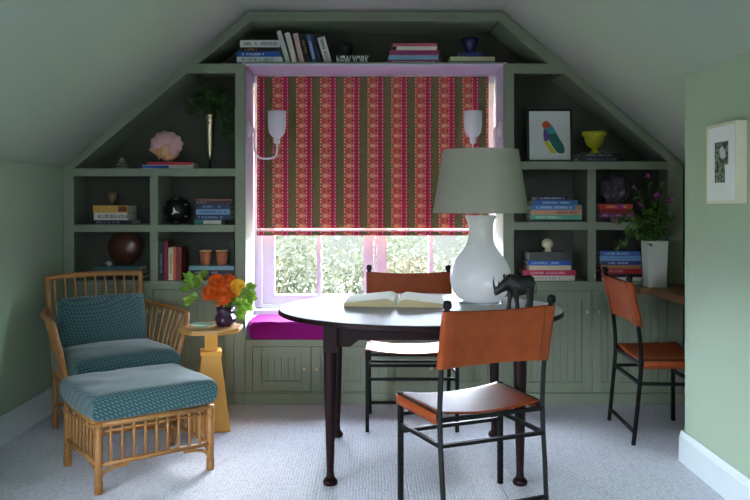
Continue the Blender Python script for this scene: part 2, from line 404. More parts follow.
obj('side_panel', box(B(), LW-.03, LW-.001, yb0, YBK, zc_top, PZ(63.5)), M_unit, L) if False else None
obj('sloped_panel', prism(B(), [(PX(70), PZ(168.5)), (PX(186), PZ(72)), (PX(184), PZ(66)), (PX(66), PZ(166))], yb0, YBK), M_unit, L)
# right
R = thing('bookcase', 'sage green built-in bookcase with sloped top, right of the window', 'bookcase', (0, 0, 0))
RW = WR+.0215; XRi = XR+.0
bm = B()
fr(bm, [(WR, zc_top), (PX(514), zc_top), (PX(514), PZ(63.5)), (WR, PZ(63.5))])
fr(bm, [(PX(668), zc_top), (XRi, zc_top), (XRi, PZ(161.5)), (PX(668), PZ(161.5))])
fr(bm, [(PX(668), PZ(161.5)), (XRi, PZ(161.5)), (XRi, ZR-.004), (PX(565.5), PZ(63.5)), (PX(564), PZ(63.5)), (PX(564), PZ(73.5))])
fr(bm, [(PX(514), PZ(73.5)), (PX(564), PZ(73.5)), (PX(564), PZ(63.5)), (PX(514), PZ(63.5))])
for y0_, y1_ in ((161.5, 169.5), (222, 230), (281.5, 285)):
    zz = zc_top if y0_ > 280 else PZ(y1_)
    fr(bm, [(PX(514), zz), (PX(668), zz), (PX(668), PZ(y0_)), (PX(514), PZ(y0_))])
for y0_, y1_ in ((169.5, 222), (230, 281.5)):
    fr(bm, [(PX(587.5), PZ(y1_)), (PX(596), PZ(y1_)), (PX(596), PZ(y0_)), (PX(587.5), PZ(y0_))])
obj('face_frame', bm, M_unit, R, bevel=.0015)
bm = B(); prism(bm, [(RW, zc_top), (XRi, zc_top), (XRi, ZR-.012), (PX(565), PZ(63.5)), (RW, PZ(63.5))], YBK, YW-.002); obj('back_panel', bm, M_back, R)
for y in (161.5, 222, 281.5): obj('shelf', box(B(), RW, XRi-.016, yb0, YBK, PZ(y)-.024, PZ(y)), M_unit, R)
obj('divider', box(B(), PX(588.5), PX(595), yb0, YBK, PZ(281.5)+.001, PZ(222)-.025), M_unit, R)
obj('divider', box(B(), PX(588.5), PX(595), yb0, YBK, PZ(222)+.001, PZ(161.5)-.025), M_unit, R)
obj('side_panel', box(B(), XRi-.015, XRi, yb0, YBK, zc_top, ZR-.02), M_unit, R)
obj('sloped_panel', prism(B(), [(PX(672), PZ(161.5)), (PX(565), PZ(72)), (PX(566), PZ(66)), (PX(676), PZ(160))], yb0, YBK), M_unit, R)
# top
T = thing('bookshelf', 'long sage green shelf box running over the window under the ceiling', 'bookshelf', (0, 0, 0))
ZT0, ZT1 = PZ(72.8), PZ(63.5)
bm = B()
fr(bm, [(PX(185), ZT1+.0005), (PX(198.7), ZT1+.0005), (PX(250.7), PZ(21.3)), (PX(248), ZC-.004)])
fr(bm, [(PX(250.7), PZ(21.3)), (PX(498), PZ(20.5)), (PX(502), ZC-.004), (PX(248), ZC-.004)])
fr(bm, [(PX(498), PZ(20.5)), (PX(548), ZT1+.0005), (PX(564.5), ZT1+.0005), (PX(502), ZC-.004)])
obj('face_frame', bm, M_unit, T, bevel=.0015)
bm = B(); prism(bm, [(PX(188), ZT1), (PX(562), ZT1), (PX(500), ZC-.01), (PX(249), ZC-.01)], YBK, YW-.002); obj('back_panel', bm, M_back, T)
obj('shelf', box(B(), WL+.0, WR, Y0, YBK, WT+.021, ZT1), M_unit, T)
obj('shelf', box(B(), PX(192), WL, yb0, YBK, ZT1-.02, ZT1), M_unit, T)
obj('shelf', box(B(), WR, PX(556), yb0, YBK, ZT1-.02, ZT1), M_unit, T)
obj('top_panel', box(B(), PX(251), PX(498), yb0, YBK, PZ(20.8), ZC-.003), M_unit, T)
obj('sloped_panel', prism(B(), [(PX(198), ZT1+.001), (PX(250), PZ(21.2)), (PX(249), ZC-.02), (PX(192), ZT1+.001)], yb0, YBK), M_unit, T)
obj('sloped_panel', prism(B(), [(PX(548.5), ZT1+.001), (PX(499), PZ(21.2)), (PX(501), ZC-.02), (PX(555), ZT1+.001)], yb0, YBK), M_unit, T)
# fascia under the shelf above the window
# side jamb boxes between bookcases and recess
for (x0, x1, P_) in ((LW-.0, WL-.0205, L), (WR+.0205, RW+.0, R)):
    obj('jamb_panel', box(B(), min(x0, x1)-.012 if P_ is L else x0-.0, max(x0, x1) if P_ is L else x1+.012, yb0, YBK, zc_top, PZ(63.5)-.021), M_unit, P_)

# ------------------------------------------------------------------ base cabinets with beadboard doors
def knob(P_, x, y, z, r=.013):
    bm = B(); lathe(bm, [(.006, 0), (.006, .012), (r*.8, .016), (r, .022), (r*.8, .028), (.002, .031)], 16, Matrix.Translation((x, y, z)) @ Matrix.Rotation(PI/2, 4, 'X'))
    return obj('knob', bm, M_knob, P_, smooth=True)
def door(P_, x0, x1, z0, z1, y, kx, kz, st=.055):
    bm = B(); g = .002; x0 += g; x1 -= g; z0 += g; z1 -= g
    yf, yb_ = y, y+.019
    box(bm, x0, x0+st, yf, yb_, z0, z1); box(bm, x1-st, x1, yf, yb_, z0, z1)
    box(bm, x0+st, x1-st, yf, yb_, z0, z0+st*1.2); box(bm, x0+st, x1-st, yf, yb_, z1-st*1.2, z1)
    n = max(3, round((x1-x0-2*st)/.045)); w = (x1-x0-2*st)/n
    for i in range(n): box(bm, x0+st+i*w+.0018, x0+st+(i+1)*w-.0018, yf+.009, yb_-.002, z0+st*1.2, z1-st*1.2)
    box(bm, x0+st, x1-st, yf+.013, yb_, z0+st*1.2, z1-st*1.2)
    d = obj('door', bm, M_unit, P_, bevel=.0012); knob(d, kx, yf, kz); return d
def cabinet(label, x0, x1, z1, doors, yf=Y0+.0, kick=.07):
    P_ = thing('base_cabinet', label, 'cabinet', (0, 0, 0))
    bm = B(); dz0, dz1 = doors[0][2], doors[0][3]; yd = yf
    box(bm, x0, x1, yf+.021, YW-.002, .0, z1-.0)
    xs = [x0]
    for d in doors: xs += [d[0], d[1]]
    xs.append(x1)
    box(bm, x0, x1, yf, yf+.021, .0, dz0); box(bm, x0, x1, yf, yf+.021, dz1, z1)
    for i in range(0, len(xs), 2):
        if xs[i+1]-xs[i] > .004: box(bm, xs[i], xs[i+1], yf, yf+.021, dz0, dz1)
    obj('carcass', bm, M_unit, P_)
    bm = B(); box(bm, x0, x1, yf-.012, yf, 0, kick); obj('plinth', bm, M_unit, P_, bevel=.003)
    for d in doors: door(P_, d[0], d[1], d[2], d[3], yf+.001, d[4], d[5])
    return P_
ztop = zc_top-.001
cabinet('sage green beadboard base cabinet behind the rattan armchair, left of the window seat', XL+.002, WL-.001, ztop,
        [(PX(76), PX(152.7), PZ(393), PZ(289.5), PX(147), PZ(311)), (PX(153.7), PX(234), PZ(393), PZ(289.5), PX(160), PZ(311))])
cabinet('sage green beadboard base cabinet right of the window seat, behind the corner chair', WR+.001, XR, ztop,
        [(PX(515), PX(591.3), PZ(393), PZ(290.5), PX(586.5), PZ(311)), (PX(592.3), PX(668), PZ(393), PZ(290.5), PX(598), PZ(311))])
WS = cabinet('low sage green window seat cabinet under the magenta cushion', WL, WR, .408,
        [(PX(252.5), PX(310.8), PZ(392), PZ(346.5), PX(305), PZ(368)), (PX(311.5), PX(370), PZ(392), PZ(346.5), PX(317), PZ(368)),
         (PX(379), PX(437.3), PZ(392), PZ(346.5), PX(431.5), PZ(368)), (PX(438), PX(496.5), PZ(392), PZ(346.5), PX(444), PZ(368))])
WS.name = 'window_seat'; WS['category'] = 'window seat'
o = obj('seat_cushion', cushion(B(), WR-WL-.006, .375, .15, .08, 50, 44, bx=4), M_velvet, smooth=True, loc=((WL+WR)/2, Y0+.18, .408+.06))
tag(o, 'long magenta velvet cushion on the window seat', 'cushion')

# ------------------------------------------------------------------ roman shade
S = thing('roman_shade', 'red and green zigzag striped roman shade half lowered over the window', 'window shade', (0, 5.30, 0))
def sheet(x0, x1, z0, z1, nx=60, nz=60, y=0, amp=.004, thick=.003):
    bm = B(); V = []
    for j in range(nz+1):
        r = []
        for i in range(nx+1):
            x = x0+(x1-x0)*i/nx; z = z0+(z1-z0)*j/nz
            r.append((x, y+amp*math.sin(x*14+z*2)*.6+amp*noise.noise(Vector((x*4, 0, z*5))), z))
        V.append(r)
    f = [[bm.verts.new(p) for p in r] for r in V]; k = [[bm.verts.new((p[0], p[1]+thick, p[2])) for p in r] for r in V]
    for j in range(nz):
        for i in range(nx):
            bm.faces.new((f[j][i], f[j][i+1], f[j+1][i+1], f[j+1][i]))
    for j in range(nz):
        for i in range(nx):
            bm.faces.new((k[j][i], k[j+1][i], k[j+1][i+1], k[j][i+1]))
    for i in range(nx):
        bm.faces.new((f[0][i], k[0][i], k[0][i+1], f[0][i+1])); bm.faces.new((f[nz][i], f[nz][i+1], k[nz][i+1], k[nz][i]))
    for j in range(nz):
        bm.faces.new((f[j][0], f[j+1][0], k[j+1][0], k[j][0])); bm.faces.new((f[j][nx], k[j][nx], k[j+1][nx], f[j+1][nx]))
    return bm
SX0, SX1 = -.768, .806
obj('fabric_panel', sheet(SX0, SX1, PZ(228.3, 5.3), WT-.012), M_shade, S, smooth=True)
obj('fabric_fold', sheet(SX0, SX1, PZ(235.5, 5.3), PZ(231.5, 5.3)+.006, 60, 4, -.012), M_shade, S, smooth=True)
obj('seam_light_strip', sheet(SX0, SX1, PZ(231.5, 5.3), PZ(230.0, 5.3), 60, 2, -.016), M_seamlight, S, smooth=True)  # bright strip imitating the light leak between panel and hem
obj('head_rail', box(B(), WL+.004, WR-.004, .012, .045, WT-.055, WT-.004), M_white, S)

# ------------------------------------------------------------------ sconces
def sconce(label, side):
    Yc = 5.05; k = F/Yc
    cxp = 277 if side < 0 else 473
    xw = WL if side < 0 else WR
    P_ = thing('wall_sconce', label, 'sconce', (xw, Yc, PZ(129, Yc)), 0, None)
    s = -side          # arm goes inwards
    bm = B(); lathe(bm, [(.042, 0), (.044, .008), (.038, .018), (.018, .026), (.012, .04)], 24, Matrix.Diagonal((1, .75, 1.25, 1)) @ Matrix.Rotation(PI/2*s, 4, 'Y')); obj('backplate', bm, M_sconce, P_, smooth=True)
    cx = (cxp-VX)/k - xw; z0 = 0
    bm = B(); tube(bm, [(s*.035, 0, 0), (s*.045, 0, -.03), (s*.04, 0, -.12), (s*.075, 0, -.185), (cx-s*.02, 0, -.185), (cx, 0, -.14), (cx, 0, -.085)], .0065, 10); obj('arm', bm, M_sconce, P_, smooth=True)
    bm = B(); lathe(bm, [(.014, -.095), (.02, -.09), (.022, -.06), (.016, -.055)], 20, Matrix.Translation((cx, 0, 0))); obj('socket', bm, M_sconce, P_, smooth=True)
    bm = B(); lathe(bm, [(.014, -.06), (.035, -.048), (.052, -.02), (.058, .02), (.060, .115), (.056, .115), (.053, .02), (.047, -.015), (.03, -.042), (.004, -.05)], 32, Matrix.Translation((cx, 0, 0)), cap=False)
    obj('shade_cup', bm, M_sconce, P_, smooth=True)
sconce('white cup sconce on the left side of the window recess', -1)
sconce('white cup sconce on the right side of the window recess, above the table lamp', 1)

# ------------------------------------------------------------------ books
BC = {}
def bookmat(rgb):
    k = 'book_cloth_%02x%02x%02x' % rgb
    return mat(k, rgb, .5, .1, 30)
def book_meshes(W, D, T, flip=False):
    c = .0018 if T < .03 else .0028
    bm = B()
    # spine on the -y side; pages show at +y
    box(bm, -W/2, W/2, -D/2, D/2, 0, c); box(bm, -W/2, W/2, -D/2, D/2, T-c, T); box(bm, -W/2, W/2, -D/2, -D/2+c, c, T-c)
    pg = box(B(), -W/2+.004, W/2-.004, -D/2+c+.0003, D/2-.004, c+.0002, T-c-.0002)
    return bm, pg
def book(label, x, y, z, W, D, T, rgb, rot=(0, 0, 0), group=None, title=None, pages_front=False, blocks=None):
    bm, pg = book_meshes(W, D, T)
    if pages_front: rot = (rot[0], rot[1], rot[2]+PI)
    o = obj('book', bm, bookmat(rgb)); o.rotation_euler = rot; o.location = (x, y, z)
    tag(o, label, 'book', group)
    obj('pages', pg, M_paper, o)
    if blocks and not pages_front:
        bb = B()
        for (a, b_) in blocks[0]: box(bb, -W/2+a*W, -W/2+b_*W, -D/2-.0006, -D/2-.0001, T*.12, T*.88)
        obj('spine_band', bb, bookmat(blocks[1]), o)
    if title and not pages_front:
        bb = B(); h = T*.42; xx = -W/2+title[1]*W; end = -W/2+title[2]*W; z0 = (T-h)/2
        rnd = random.Random(int(x*1000)+int(z*977))
        while xx < end:
            w = h*rnd.uniform(.35, .6)
            if rnd.random() > .12:
                st = h*.16; k = rnd.randrange(4); yy = (-D/2-.0012, -D/2-.0006)
                box(bb, xx, xx+st, *yy, z0, z0+h)
                if k in (0, 1): box(bb, xx+w-st, xx+w, *yy, z0, z0+h)
                if k in (0, 2): box(bb, xx+st, xx+w, *yy, z0+h-st, z0+h)
                if k in (2, 3): box(bb, xx+st, xx+w, *yy, z0, z0+st)
                if k in (1, 2): box(bb, xx+st, xx+w-st, *yy, z0+h/2-st/2, z0+h/2+st/2)
            xx += w+h*.22
        obj('spine_title', bb, bookmat(title[0]), o)
    return o
ORD = ['bottom', 'second', 'third', 'fourth', 'fifth', 'sixth', 'seventh']
def stack(where, z, items, Y=Y0+.05, group=None, D=.2):
    """items from the bottom: (x0, x1, thickness px, colour, colour name, opts)"""
    n = len(items); g = group or 'books stacked ' + where
    for i, it in enumerate(items):
        x0, x1, tp, rgb, cn = it[:5]; op = it[5] if len(it) > 5 else {}
        Yf = Y+random.uniform(-.004, .006); kk = (Yf)/F
        W = (x1-x0)*kk; T = tp*kk; X = ((x0+x1)/2-VX)*kk
        pos = 'lowest in the' if i == 0 and n > 1 else ('topmost in the' if i == n-1 else ORD[i]+' from bottom of')
        book('%s book, %s %s %s' % (cn, pos, 'stack' if 'the' in pos else 'stack', where), X, Yf+D/2, z+.0002, W, D, T, rgb, (0, 0, random.uniform(-.02, .02)), g, **op)
        z += T+.0004
    return z
W_, K_ = (225, 222, 214), (24, 22, 26)
ZTs = PZ(63.5)+.0005
stack('in the left corner of the top shelf', ZTs, [
    (238, 283, 3, (96, 120, 96), 'dull green'), (237, 283, 5, (205, 212, 208), 'white', dict(title=((60, 80, 70), .1, .8))), (237, 280, 5, (36, 84, 160), 'blue', dict(title=((220, 226, 240), .12, .6))),
    (241, 280, 4.2, (30, 28, 32), 'black', dict(title=((200, 160, 60), .1, .4))), (240, 280, 7, (212, 208, 204), 'thick white', dict(title=((50, 50, 60), .05, .95)))])
def standing(label, xb, zb, hpx, tpx, rgb, ang=0, Y=Y0+.06, D=.15, group=None, **k):
    """upright book: spine to the front; xb = px of its bottom left corner, ang leans the top left (deg)"""
    kk = Y/F; Hh = hpx*kk; T = tpx*kk; a = math.radians(ang)
    # local: W along x becomes vertical; T along z becomes -x direction
    M = Euler((0, -PI/2-a, 0)).to_matrix()
    # corners of local box in x,z: find offset so that the lowest corner touches zb and leftmost bottom is xb
    cs = [M @ Vector((sx*Hh/2, 0, sz*T)) for sx in (-1, 1) for sz in (0, 1)]
    zmin = min(c.z for c in cs); low = [c for c in cs if c.z < zmin+Hh*.25]; xl = min(c.x for c in low)
    return book(label, (xb-VX)*kk-xl, Y+D/2, zb-zmin+.0003, Hh, D, T, rgb, (0, -PI/2-a, 0), group, **k)
GT = 'books leaning on the top shelf'
for (xb, h, t_, c, cn, ang, op) in [
    (286.5, 35, 4.8, (200, 200, 192), 'slim white book leaning first beside the flat stack, topmost shelf', 17, {}),
    (293, 33, 5, (222, 212, 205), 'cream book leaning second from the left on the top shelf', 15, {}),
    (300, 32, 5, (196, 160, 160), 'dusty pink book leaning third from the left on the top shelf', 13, {}),
    (307, 30, 4.5, (26, 24, 34), 'black book leaning fourth from the left on the top shelf', 14, dict(title=((190, 150, 70), .4, .8))),
    (313, 30, 4.4, (60, 92, 140), 'blue book leaning fifth from the left on the top shelf', 13, dict(title=((220, 226, 240), .2, .8))),
    (319, 32, 3.4, (36, 40, 66), 'slim navy book leaning sixth from the left on the top shelf', 15, {}),
    (325, 28, 7.5, (218, 212, 206), 'thick white book leaning last in the row beside the letters', 16, dict(title=((60, 60, 80), .08, .92)))]:
    standing(cn, xb, ZTs, h, t_, c, ang, group=GT, **op)
# NEW YORK letters
def text_mesh(s, size, ext):
    cu = bpy.data.curves.new('letters', 'FONT'); cu.body = s; cu.size = size; cu.extrude = ext; cu.offset = .0022; cu.align_x = 'CENTER'
    ob = bpy.data.objects.new('tmp', cu); C.objects.link(ob); dg = bpy.context.evaluated_depsgraph_get()
    me = bpy.data.meshes.new_from_object(ob.evaluated_get(dg)); bpy.data.objects.remove(ob); return me
me = text_mesh('NEW YORK', .076, .008)
lt = bpy.data.objects.new('letter_sign', me); C.objects.link(lt); me.materials.append(mat('pewter', (214, 210, 208), .45, .1, 30, metal=0))
lt.rotation_euler = (PI/2, 0, 0); lt.location = (PX(352.5, Y0+.06), Y0+.06, ZTs+.0005); lt.scale = (.52, 1.1, 1)
tag(lt, 'silver NEW YORK letter sign standing on the top shelf', 'letter sign')
bm = B(); lathe(bm, [(.028, 0), (.03, .005), (.012, .03), (.016, .06), (.045, .10), (.052, .125), (.04, .155), (.03, .16)], 24)
o = obj('vase', bm, mat('charcoal_ceramic', (26, 26, 26), .5), smooth=True, loc=(PX(346, Y0+.16), Y0+.16, ZTs)); tag(o, 'charcoal footed vase behind the silver letters on the top shelf', 'vase')
stack('in the middle of the top shelf', ZTs, [
    (387.5, 440, 5, (150, 66, 128), 'purple', dict(title=((230, 190, 220), .1, .9))), (388.5, 438, 4.6, (120, 160, 190), 'pale blue'), (390, 439, 4.8, (160, 52, 100), 'magenta', dict(title=((80, 40, 110), .1, .9))),
    (396, 437, 4, (215, 190, 190), 'pale pink', dict(pages_front=True)), (393, 437, 3, (190, 84, 110), 'rose pink')])
z = stack('beneath the navy vase on the top shelf', ZTs, [
    (450, 494, 4, (110, 118, 122), 'grey', dict(title=((210, 210, 205), .1, .8))), (450, 495, 4.2, (196, 190, 150), 'cream'), (459, 483, 4, (40, 52, 104), 'navy')])
bm = B(); lathe(bm, [(.035, 0), (.038, .004), (.03, .02), (.045, .06), (.06, .1), (.05, .108), (.04, .08), (.02, .03)], 24)
o = obj('vase', bm, mat('navy_glaze', (30, 30, 74), .25), smooth=True, loc=(PX(470, Y0+.14), Y0+.13, z)); tag(o, 'navy blue vase on a small stack on the top shelf, right', 'vase')

# left triangle
ZLT = PZ(168.5)
bm = B(); Mx = Matrix.Translation((0, 0, 0))
for r, z_, h in ((.045, 0, .02), (.036, .022, .018), (.026, .042, .016), (.016, .06, .016)): lathe(bm, [(r*.6, z_), (r, z_+h*.4), (r*.95, z_+h*.7), (r*.5, z_+h)], 20)
o = obj('stone_cairn', bm, mat('grey_stone', (130, 128, 116), .8, .2, 30, .2), smooth=True, loc=(PX(122, 5.08), 5.08, ZLT+.0005)); tag(o, 'little cairn of stacked grey stones in the sloped left shelf', 'ornament')
z = stack('under the conch shell', ZLT, [(142, 193, 4, (222, 218, 210), 'white and blue', dict(blocks=([(0, .52)], (32, 96, 170)))), (147, 192, 2.6, (190, 30, 52), 'red')], group='books under the conch shell')
# conch shell
def conch(bm_body, bm_lip, k=1.0):
    n, m = 64, 40; rings = []
    for i in range(n+1):
        t = i/n; x = -.108+.205*t
        r = .066*min(1, (t/.55)**1.05) if t < .55 else .066*max(.12, 1-((t-.55)/.45)**1.6)
        wh = abs(math.sin(t/.55*PI*4)) if t < .55 else 1
        r = max(.0015, r*(.82+.18*wh)); ring = []
        for j in range(m):
            ph = 2*PI*j/m
            kn = max(0, math.cos(ph*3.5+t*9))**3*(max(0, math.sin(t/.55*PI*4))**2 if t < .62 else 0)
            rr_ = r*(1+.42*kn)
            ring.append(bm_body.verts.new(Vector((x*k, rr_*math.cos(ph)*.9*k, (rr_*math.sin(ph)+.052-.03*t)*k))))
        rings.append(ring)
    for p, q in zip(rings, rings[1:]):
        for j in range(m): bm_body.faces.new((p[j], p[(j+1) % m], q[(j+1) % m], q[j]))
    bm_body.faces.new(rings[0][::-1]); bm_body.faces.new(rings[-1])
    na, nr = 40, 12; G = []
    for i in range(na+1):
        a_ = math.radians(186-232*i/na); R = .098*(.80+.22*math.sin(PI*i/na))*(1+.04*math.sin(i*1.35)); row = []
        for j in range(nr+1):
            q = j/nr; rad = .012+R*q
            y = -.034-.022*math.sin(q*PI*.8)+.03*q**3+.004*math.sin(i*.9)*q
            row.append(bm_lip.verts.new(Vector(((.006+rad*math.cos(a_)*1.08+.12*rad*math.sin(a_))*k, y*k, (.066+rad*math.sin(a_)*(.98-.12*math.cos(a_)))*k))))
        G.append(row)
    for i in range(na):
        for j in range(nr): bm_lip.faces.new((G[i][j], G[i+1][j], G[i+1][j+1], G[i][j+1]))
M_shell = mat('conch_shell_skin', (226, 178, 128), .45, .1, 16, .2, 60, rgb2=(214, 150, 110))
M_lip = mat('conch_lip_pink', (232, 190, 190), .35, .1, 18, .1, 40, rgb2=(206, 140, 150))
bm, bl = B(), B(); conch(bm, bl)
zs = min(min(v.co.z for v in bm.verts), min(v.co.z for v in bl.verts))
Pk = thing('conch_shell', 'large pink and cream conch shell lying on two books', 'shell', (PX(165, 5.08), 5.08, z-zs+.0008))
o = obj('shell_body', bm, M_shell, Pk, smooth=True)
o = obj('flared_lip', bl, M_lip, Pk, smooth=True); o.modifiers.new('thick', 'SOLIDIFY').thickness = .004
# cone vase
Pv = thing('vase', 'tall silver cone vase on a small stand, in the sloped left shelf', 'vase', (PX(210, 5.1), 5.1, ZLT+.0005))
M_silver = mat('antique_silver', (200, 180, 150), .22, .2, 14, .1, 30, metal=1)
bm = B(); lathe(bm, [(r_*1.12, z_*.97) for r_, z_ in [(.002, .06), (.014, .08), (.02, .13), (.025, .22), (.027, .3), (.031, .305), (.027, .31), (.029, .33), (.032, .338), (.029, .346), (.034, .36), (.038, .37), (.033, .37), (.026, .33), (.01, .12)]], 28); obj('cone_body', bm, M_silver, Pv, smooth=True)
bm = B(); lathe(bm, [(.036, 0), (.036, .006), (.01, .012), (.006, .05), (.004, .07)], 24); obj('stand', bm, M_black, Pv, smooth=True)
Pf = thing('green_foliage', 'dark green leafy cuttings spilling from the silver cone vase', 'foliage', (PX(210, 5.1), 5.1, ZLT+.355))
bm = B(); bs = B(); rr = random.Random(3)
ends = [(-.13, -.03, .05), (-.10, .0, .12), (-.05, -.04, .17), (.0, .02, .15), (.06, -.02, .13), (.11, .0, .08), (.13, -.02, .02), (-.14, .03, .0), (.03, -.06, .08), (-.07, -.06, .04), (.08, .04, .15), (.10, -.02, -.13), (.13, -.01, -.18)]
for e in ends:
    e = Vector(e); mid = Vector((e.x*.45, e.y*.5, max(e.z, .05)*.8+.02)); pts = smooth_path([(0, 0, -.05), mid*.5+Vector((0, 0, .02)), mid, e]); tube(bs, pts, .0018, 6, False)
    for p in pts[4:]:
        for q in range(2):
            d = (e.normalized()+rv()*.9); leaf(bm, p, d, (Vector((0, 0, 1))+rv()*.4), rr.uniform(.035, .06), rr.uniform(.018, .03))
for e in ((.118, -.01, -.10), (.13, -.02, -.14)):
    for q in range(9): leaf(bm, Vector(e)+rv()*.02, rv(), rv(), .045, .03)
obj('leaves', bm, M_leaf, Pf, recalc=False); obj('stems', bs, M_leaf, Pf, smooth=True)

# cell A1
ZA1 = PZ(224.8)
z = stack('in the leftmost upper cell', ZA1, [(92, 132, 4.4, (52, 46, 66), 'dark violet', dict(title=((150, 140, 160), .1, .7))), (94, 128, 7.4, (206, 200, 190), 'white', dict(title=((30, 28, 30), .05, .95))), (93, 128, 7, (190, 146, 60), 'gold', dict(blocks=([(.72, .96)], (110, 40, 34))))])
bm = B(); lathe(bm, [(.02, 0), (.021, .004), (.008, .012), (.01, .03), (.026, .045), (.03, .07), (.024, .085), (.012, .09)], 22)
o = obj('figurine', bm, mat('bronze_and_cream', (150, 124, 84), .35, .2, 30, metal=.4, rgb2=(60, 50, 40)), smooth=True, loc=(PX(112.5, 5.07), 5.07, z)); tag(o, 'small bronze round-headed ornament on the gold book', 'ornament')
# B1 ball
Pb = thing('decorative_ball', 'black ball ornament with white inlay patches beside blue books', 'ornament', (PX(177.5, 5.12), 5.12, ZA1+.0005))
rb = .089; bm = B(); ball(bm, (0, 0, rb), rb, 32, 20); obj('ball', bm, mat('black_lacquer', (18, 18, 18), .4), Pb, smooth=True)
bm = B()
def patch(d, a, r0=.014, el=1, nn=5):
    d = Vector(d).normalized(); u = d.cross(Vector((0, 0, 1)) if abs(d.z) < .9 else Vector((1, 0, 0))).normalized(); w = u.cross(d)
    pts = []
    for k in range(nn):
        q = a+2*PI*k/nn; pts.append((math.cos(q)*r0*el, math.sin(q)*r0))
    c = Vector((0, 0, rb))
    vs = [bm.verts.new(c+(d*rb+u*x+w*y).normalized()*(rb+.0014)) for x, y in pts]
    vm = [bm.verts.new(c+(d*rb+u*x*.5+w*y*.5).normalized()*(rb+.0014)) for x, y in pts]; v0 = bm.verts.new(c+d*(rb+.0014))
    for k in range(nn): bm.faces.new((vs[k], vs[(k+1) % nn], vm[(k+1) % nn], vm[k])); bm.faces.new((vm[k], vm[(k+1) % nn], v0))
    vs2 = [bm.verts.new(c+(d*rb+u*x+w*y).normalized()*(rb-.004)) for x, y in pts]
    for k in range(nn): bm.faces.new((vs[k], vs2[k], vs2[(k+1) % nn], vs[(k+1) % nn]))
patch((.04, -1, -.08), 1.3, .03, 1, 3)
for k in range(6):
    a = math.radians(30+60*k+60); d = (math.cos(a)*.86, -.5, math.sin(a)*.86); patch(d, 0, .007, 2.4, 4)
obj('inlay_patches', bm, mat('bone_inlay', (210, 206, 196), .5), Pb)
stack('beside the black ball', ZA1, [(194, 221, 4.6, (34, 110, 104), 'teal and white', dict(blocks=([(.34, 1)], (205, 205, 195)))), (195, 230, 5.2, (28, 46, 92), 'dark blue', dict(title=((150, 160, 190), .1, .8))), (196, 230, 5.4, (112, 146, 182), 'light blue', dict(title=((40, 60, 110), .1, .9))),
    (196.5, 229.5, 5, (30, 50, 88), 'navy', dict(title=((140, 150, 160), .2, .7))), (194.5, 231.5, 3.6, (66, 40, 48), 'maroon', dict(title=((190, 170, 150), .05, .3))), (195, 232, 1.6, (150, 100, 80), 'thin tan')])
# A2
ZA2 = PZ(280.8)
z = stack('under the brown disc', ZA2, [(92, 142, 4.5, (46, 42, 44), 'charcoal'), (94, 140, 4.2, (70, 90, 100), 'slate blue'), (93, 139, 4.5, (46, 88, 92), 'dark teal')])
Pd = thing('wooden_disc', 'round reddish brown wooden bowl standing on edge on dark books', 'bowl', (PX(124.5, 5.16), 5.16, z))
bm = B(); rd = .113; lathe(bm, [(.004, -.035), (.05, -.033), (.09, -.02), (rd, .005), (rd, .012), (.085, -.008), (.05, -.02), (.004, -.022)], 48, Matrix.Translation((0, .0, rd+.001)) @ Matrix.Rotation(PI/2-.0, 4, 'X') @ Matrix.Rotation(PI, 4, 'X')); obj('bowl_body', bm, mat('red_brown_wood', (80, 44, 32), .28, .2, 12, coat=.4), Pd, smooth=True)
bm = B(); bar(bm, (-.05, -.045, .004), (.05, -.045, .004), .006); bar(bm, (-.04, .05, .004), (.04, .05, .004), .006); bar(bm, (0, -.05, .004), (0, .05, .004), .006); obj('stand', bm, M_black, Pd)
bm, bl = B(), B(); conch(bm, bl, .26); bl.free()
zs = min(v.co.z for v in bm.verts); o = obj('small_shell', bm, mat('grey_shell', (180, 172, 168), .5), smooth=True, loc=(PX(107, 5.02), 5.05, z-zs)); tag(o, 'tiny grey shell at the foot of the wooden disc', 'shell')
# B2 standing books
G2 = 'upright books in the lower cell left of the window'
for xb, h, t_, c, cn, op in [(158.8, 38, 4.2, (34, 34, 52), 'navy upright book against the cell wall, beside the maroon one', dict(title=((150, 150, 170), .2, .7))), (163.8, 39.5, 4, (126, 26, 42), 'tall maroon upright book left of the cream one', {}),
    (168.3, 32.5, 5, (216, 200, 170), 'cream upright book between the maroon and orange books', dict(title=((120, 90, 60), .2, .8))), (173.5, 33, 2.8, (202, 84, 46), 'slim orange upright book right of the cream one', {}), (176.8, 33, 4.5, (122, 34, 30), 'dark red upright book, last of the row of upright books', {})]:
    standing(cn, xb, ZA2, h, t_, c, 0, group=G2, Y=Y0+.04, D=.15, **op)
z = stack('under the terracotta cups', ZA2, [(191, 233, 4.8, (92, 62, 40), 'brown'), (190, 234, 5, (34, 40, 60), 'navy', dict(title=((170, 170, 180), .1, .6))), (189, 234, 4.2, (120, 160, 176), 'light blue')], D=.17)
M_terra = mat('terracotta_pattern', (206, 130, 92), .6, .1, 90, rgb2=(170, 84, 56))
for px, lb in ((205.8, 'terracotta cup on the light blue book, nearer the upright books'), (222.3, 'terracotta cup on the light blue book, nearer the window')):
    Pc = thing('cup', lb, 'cup', (PX(px, 5.05), 5.05, z+.0003), 0, 'terracotta cups on the light blue book')
    bm = B(); lathe(bm, [(.026, 0), (.03, .004), (.036, .04), (.041, .098), (.038, .098), (.033, .04), (.024, .01)], 28); obj('cup_body', bm, M_terra, Pc, smooth=True)
    bm = B(); lathe(bm, [(.0412, .09), (.0422, .0905), (.0422, .0985), (.0412, .0987)], 28, cap=False); obj('rim', bm, mat('pale_rim', (230, 196, 160), .5), Pc, smooth=True)
standing('grey green upright book behind the cups against the window side', 230, ZA2, 37, 4, (84, 100, 92), 0, Y=5.16, D=.14)

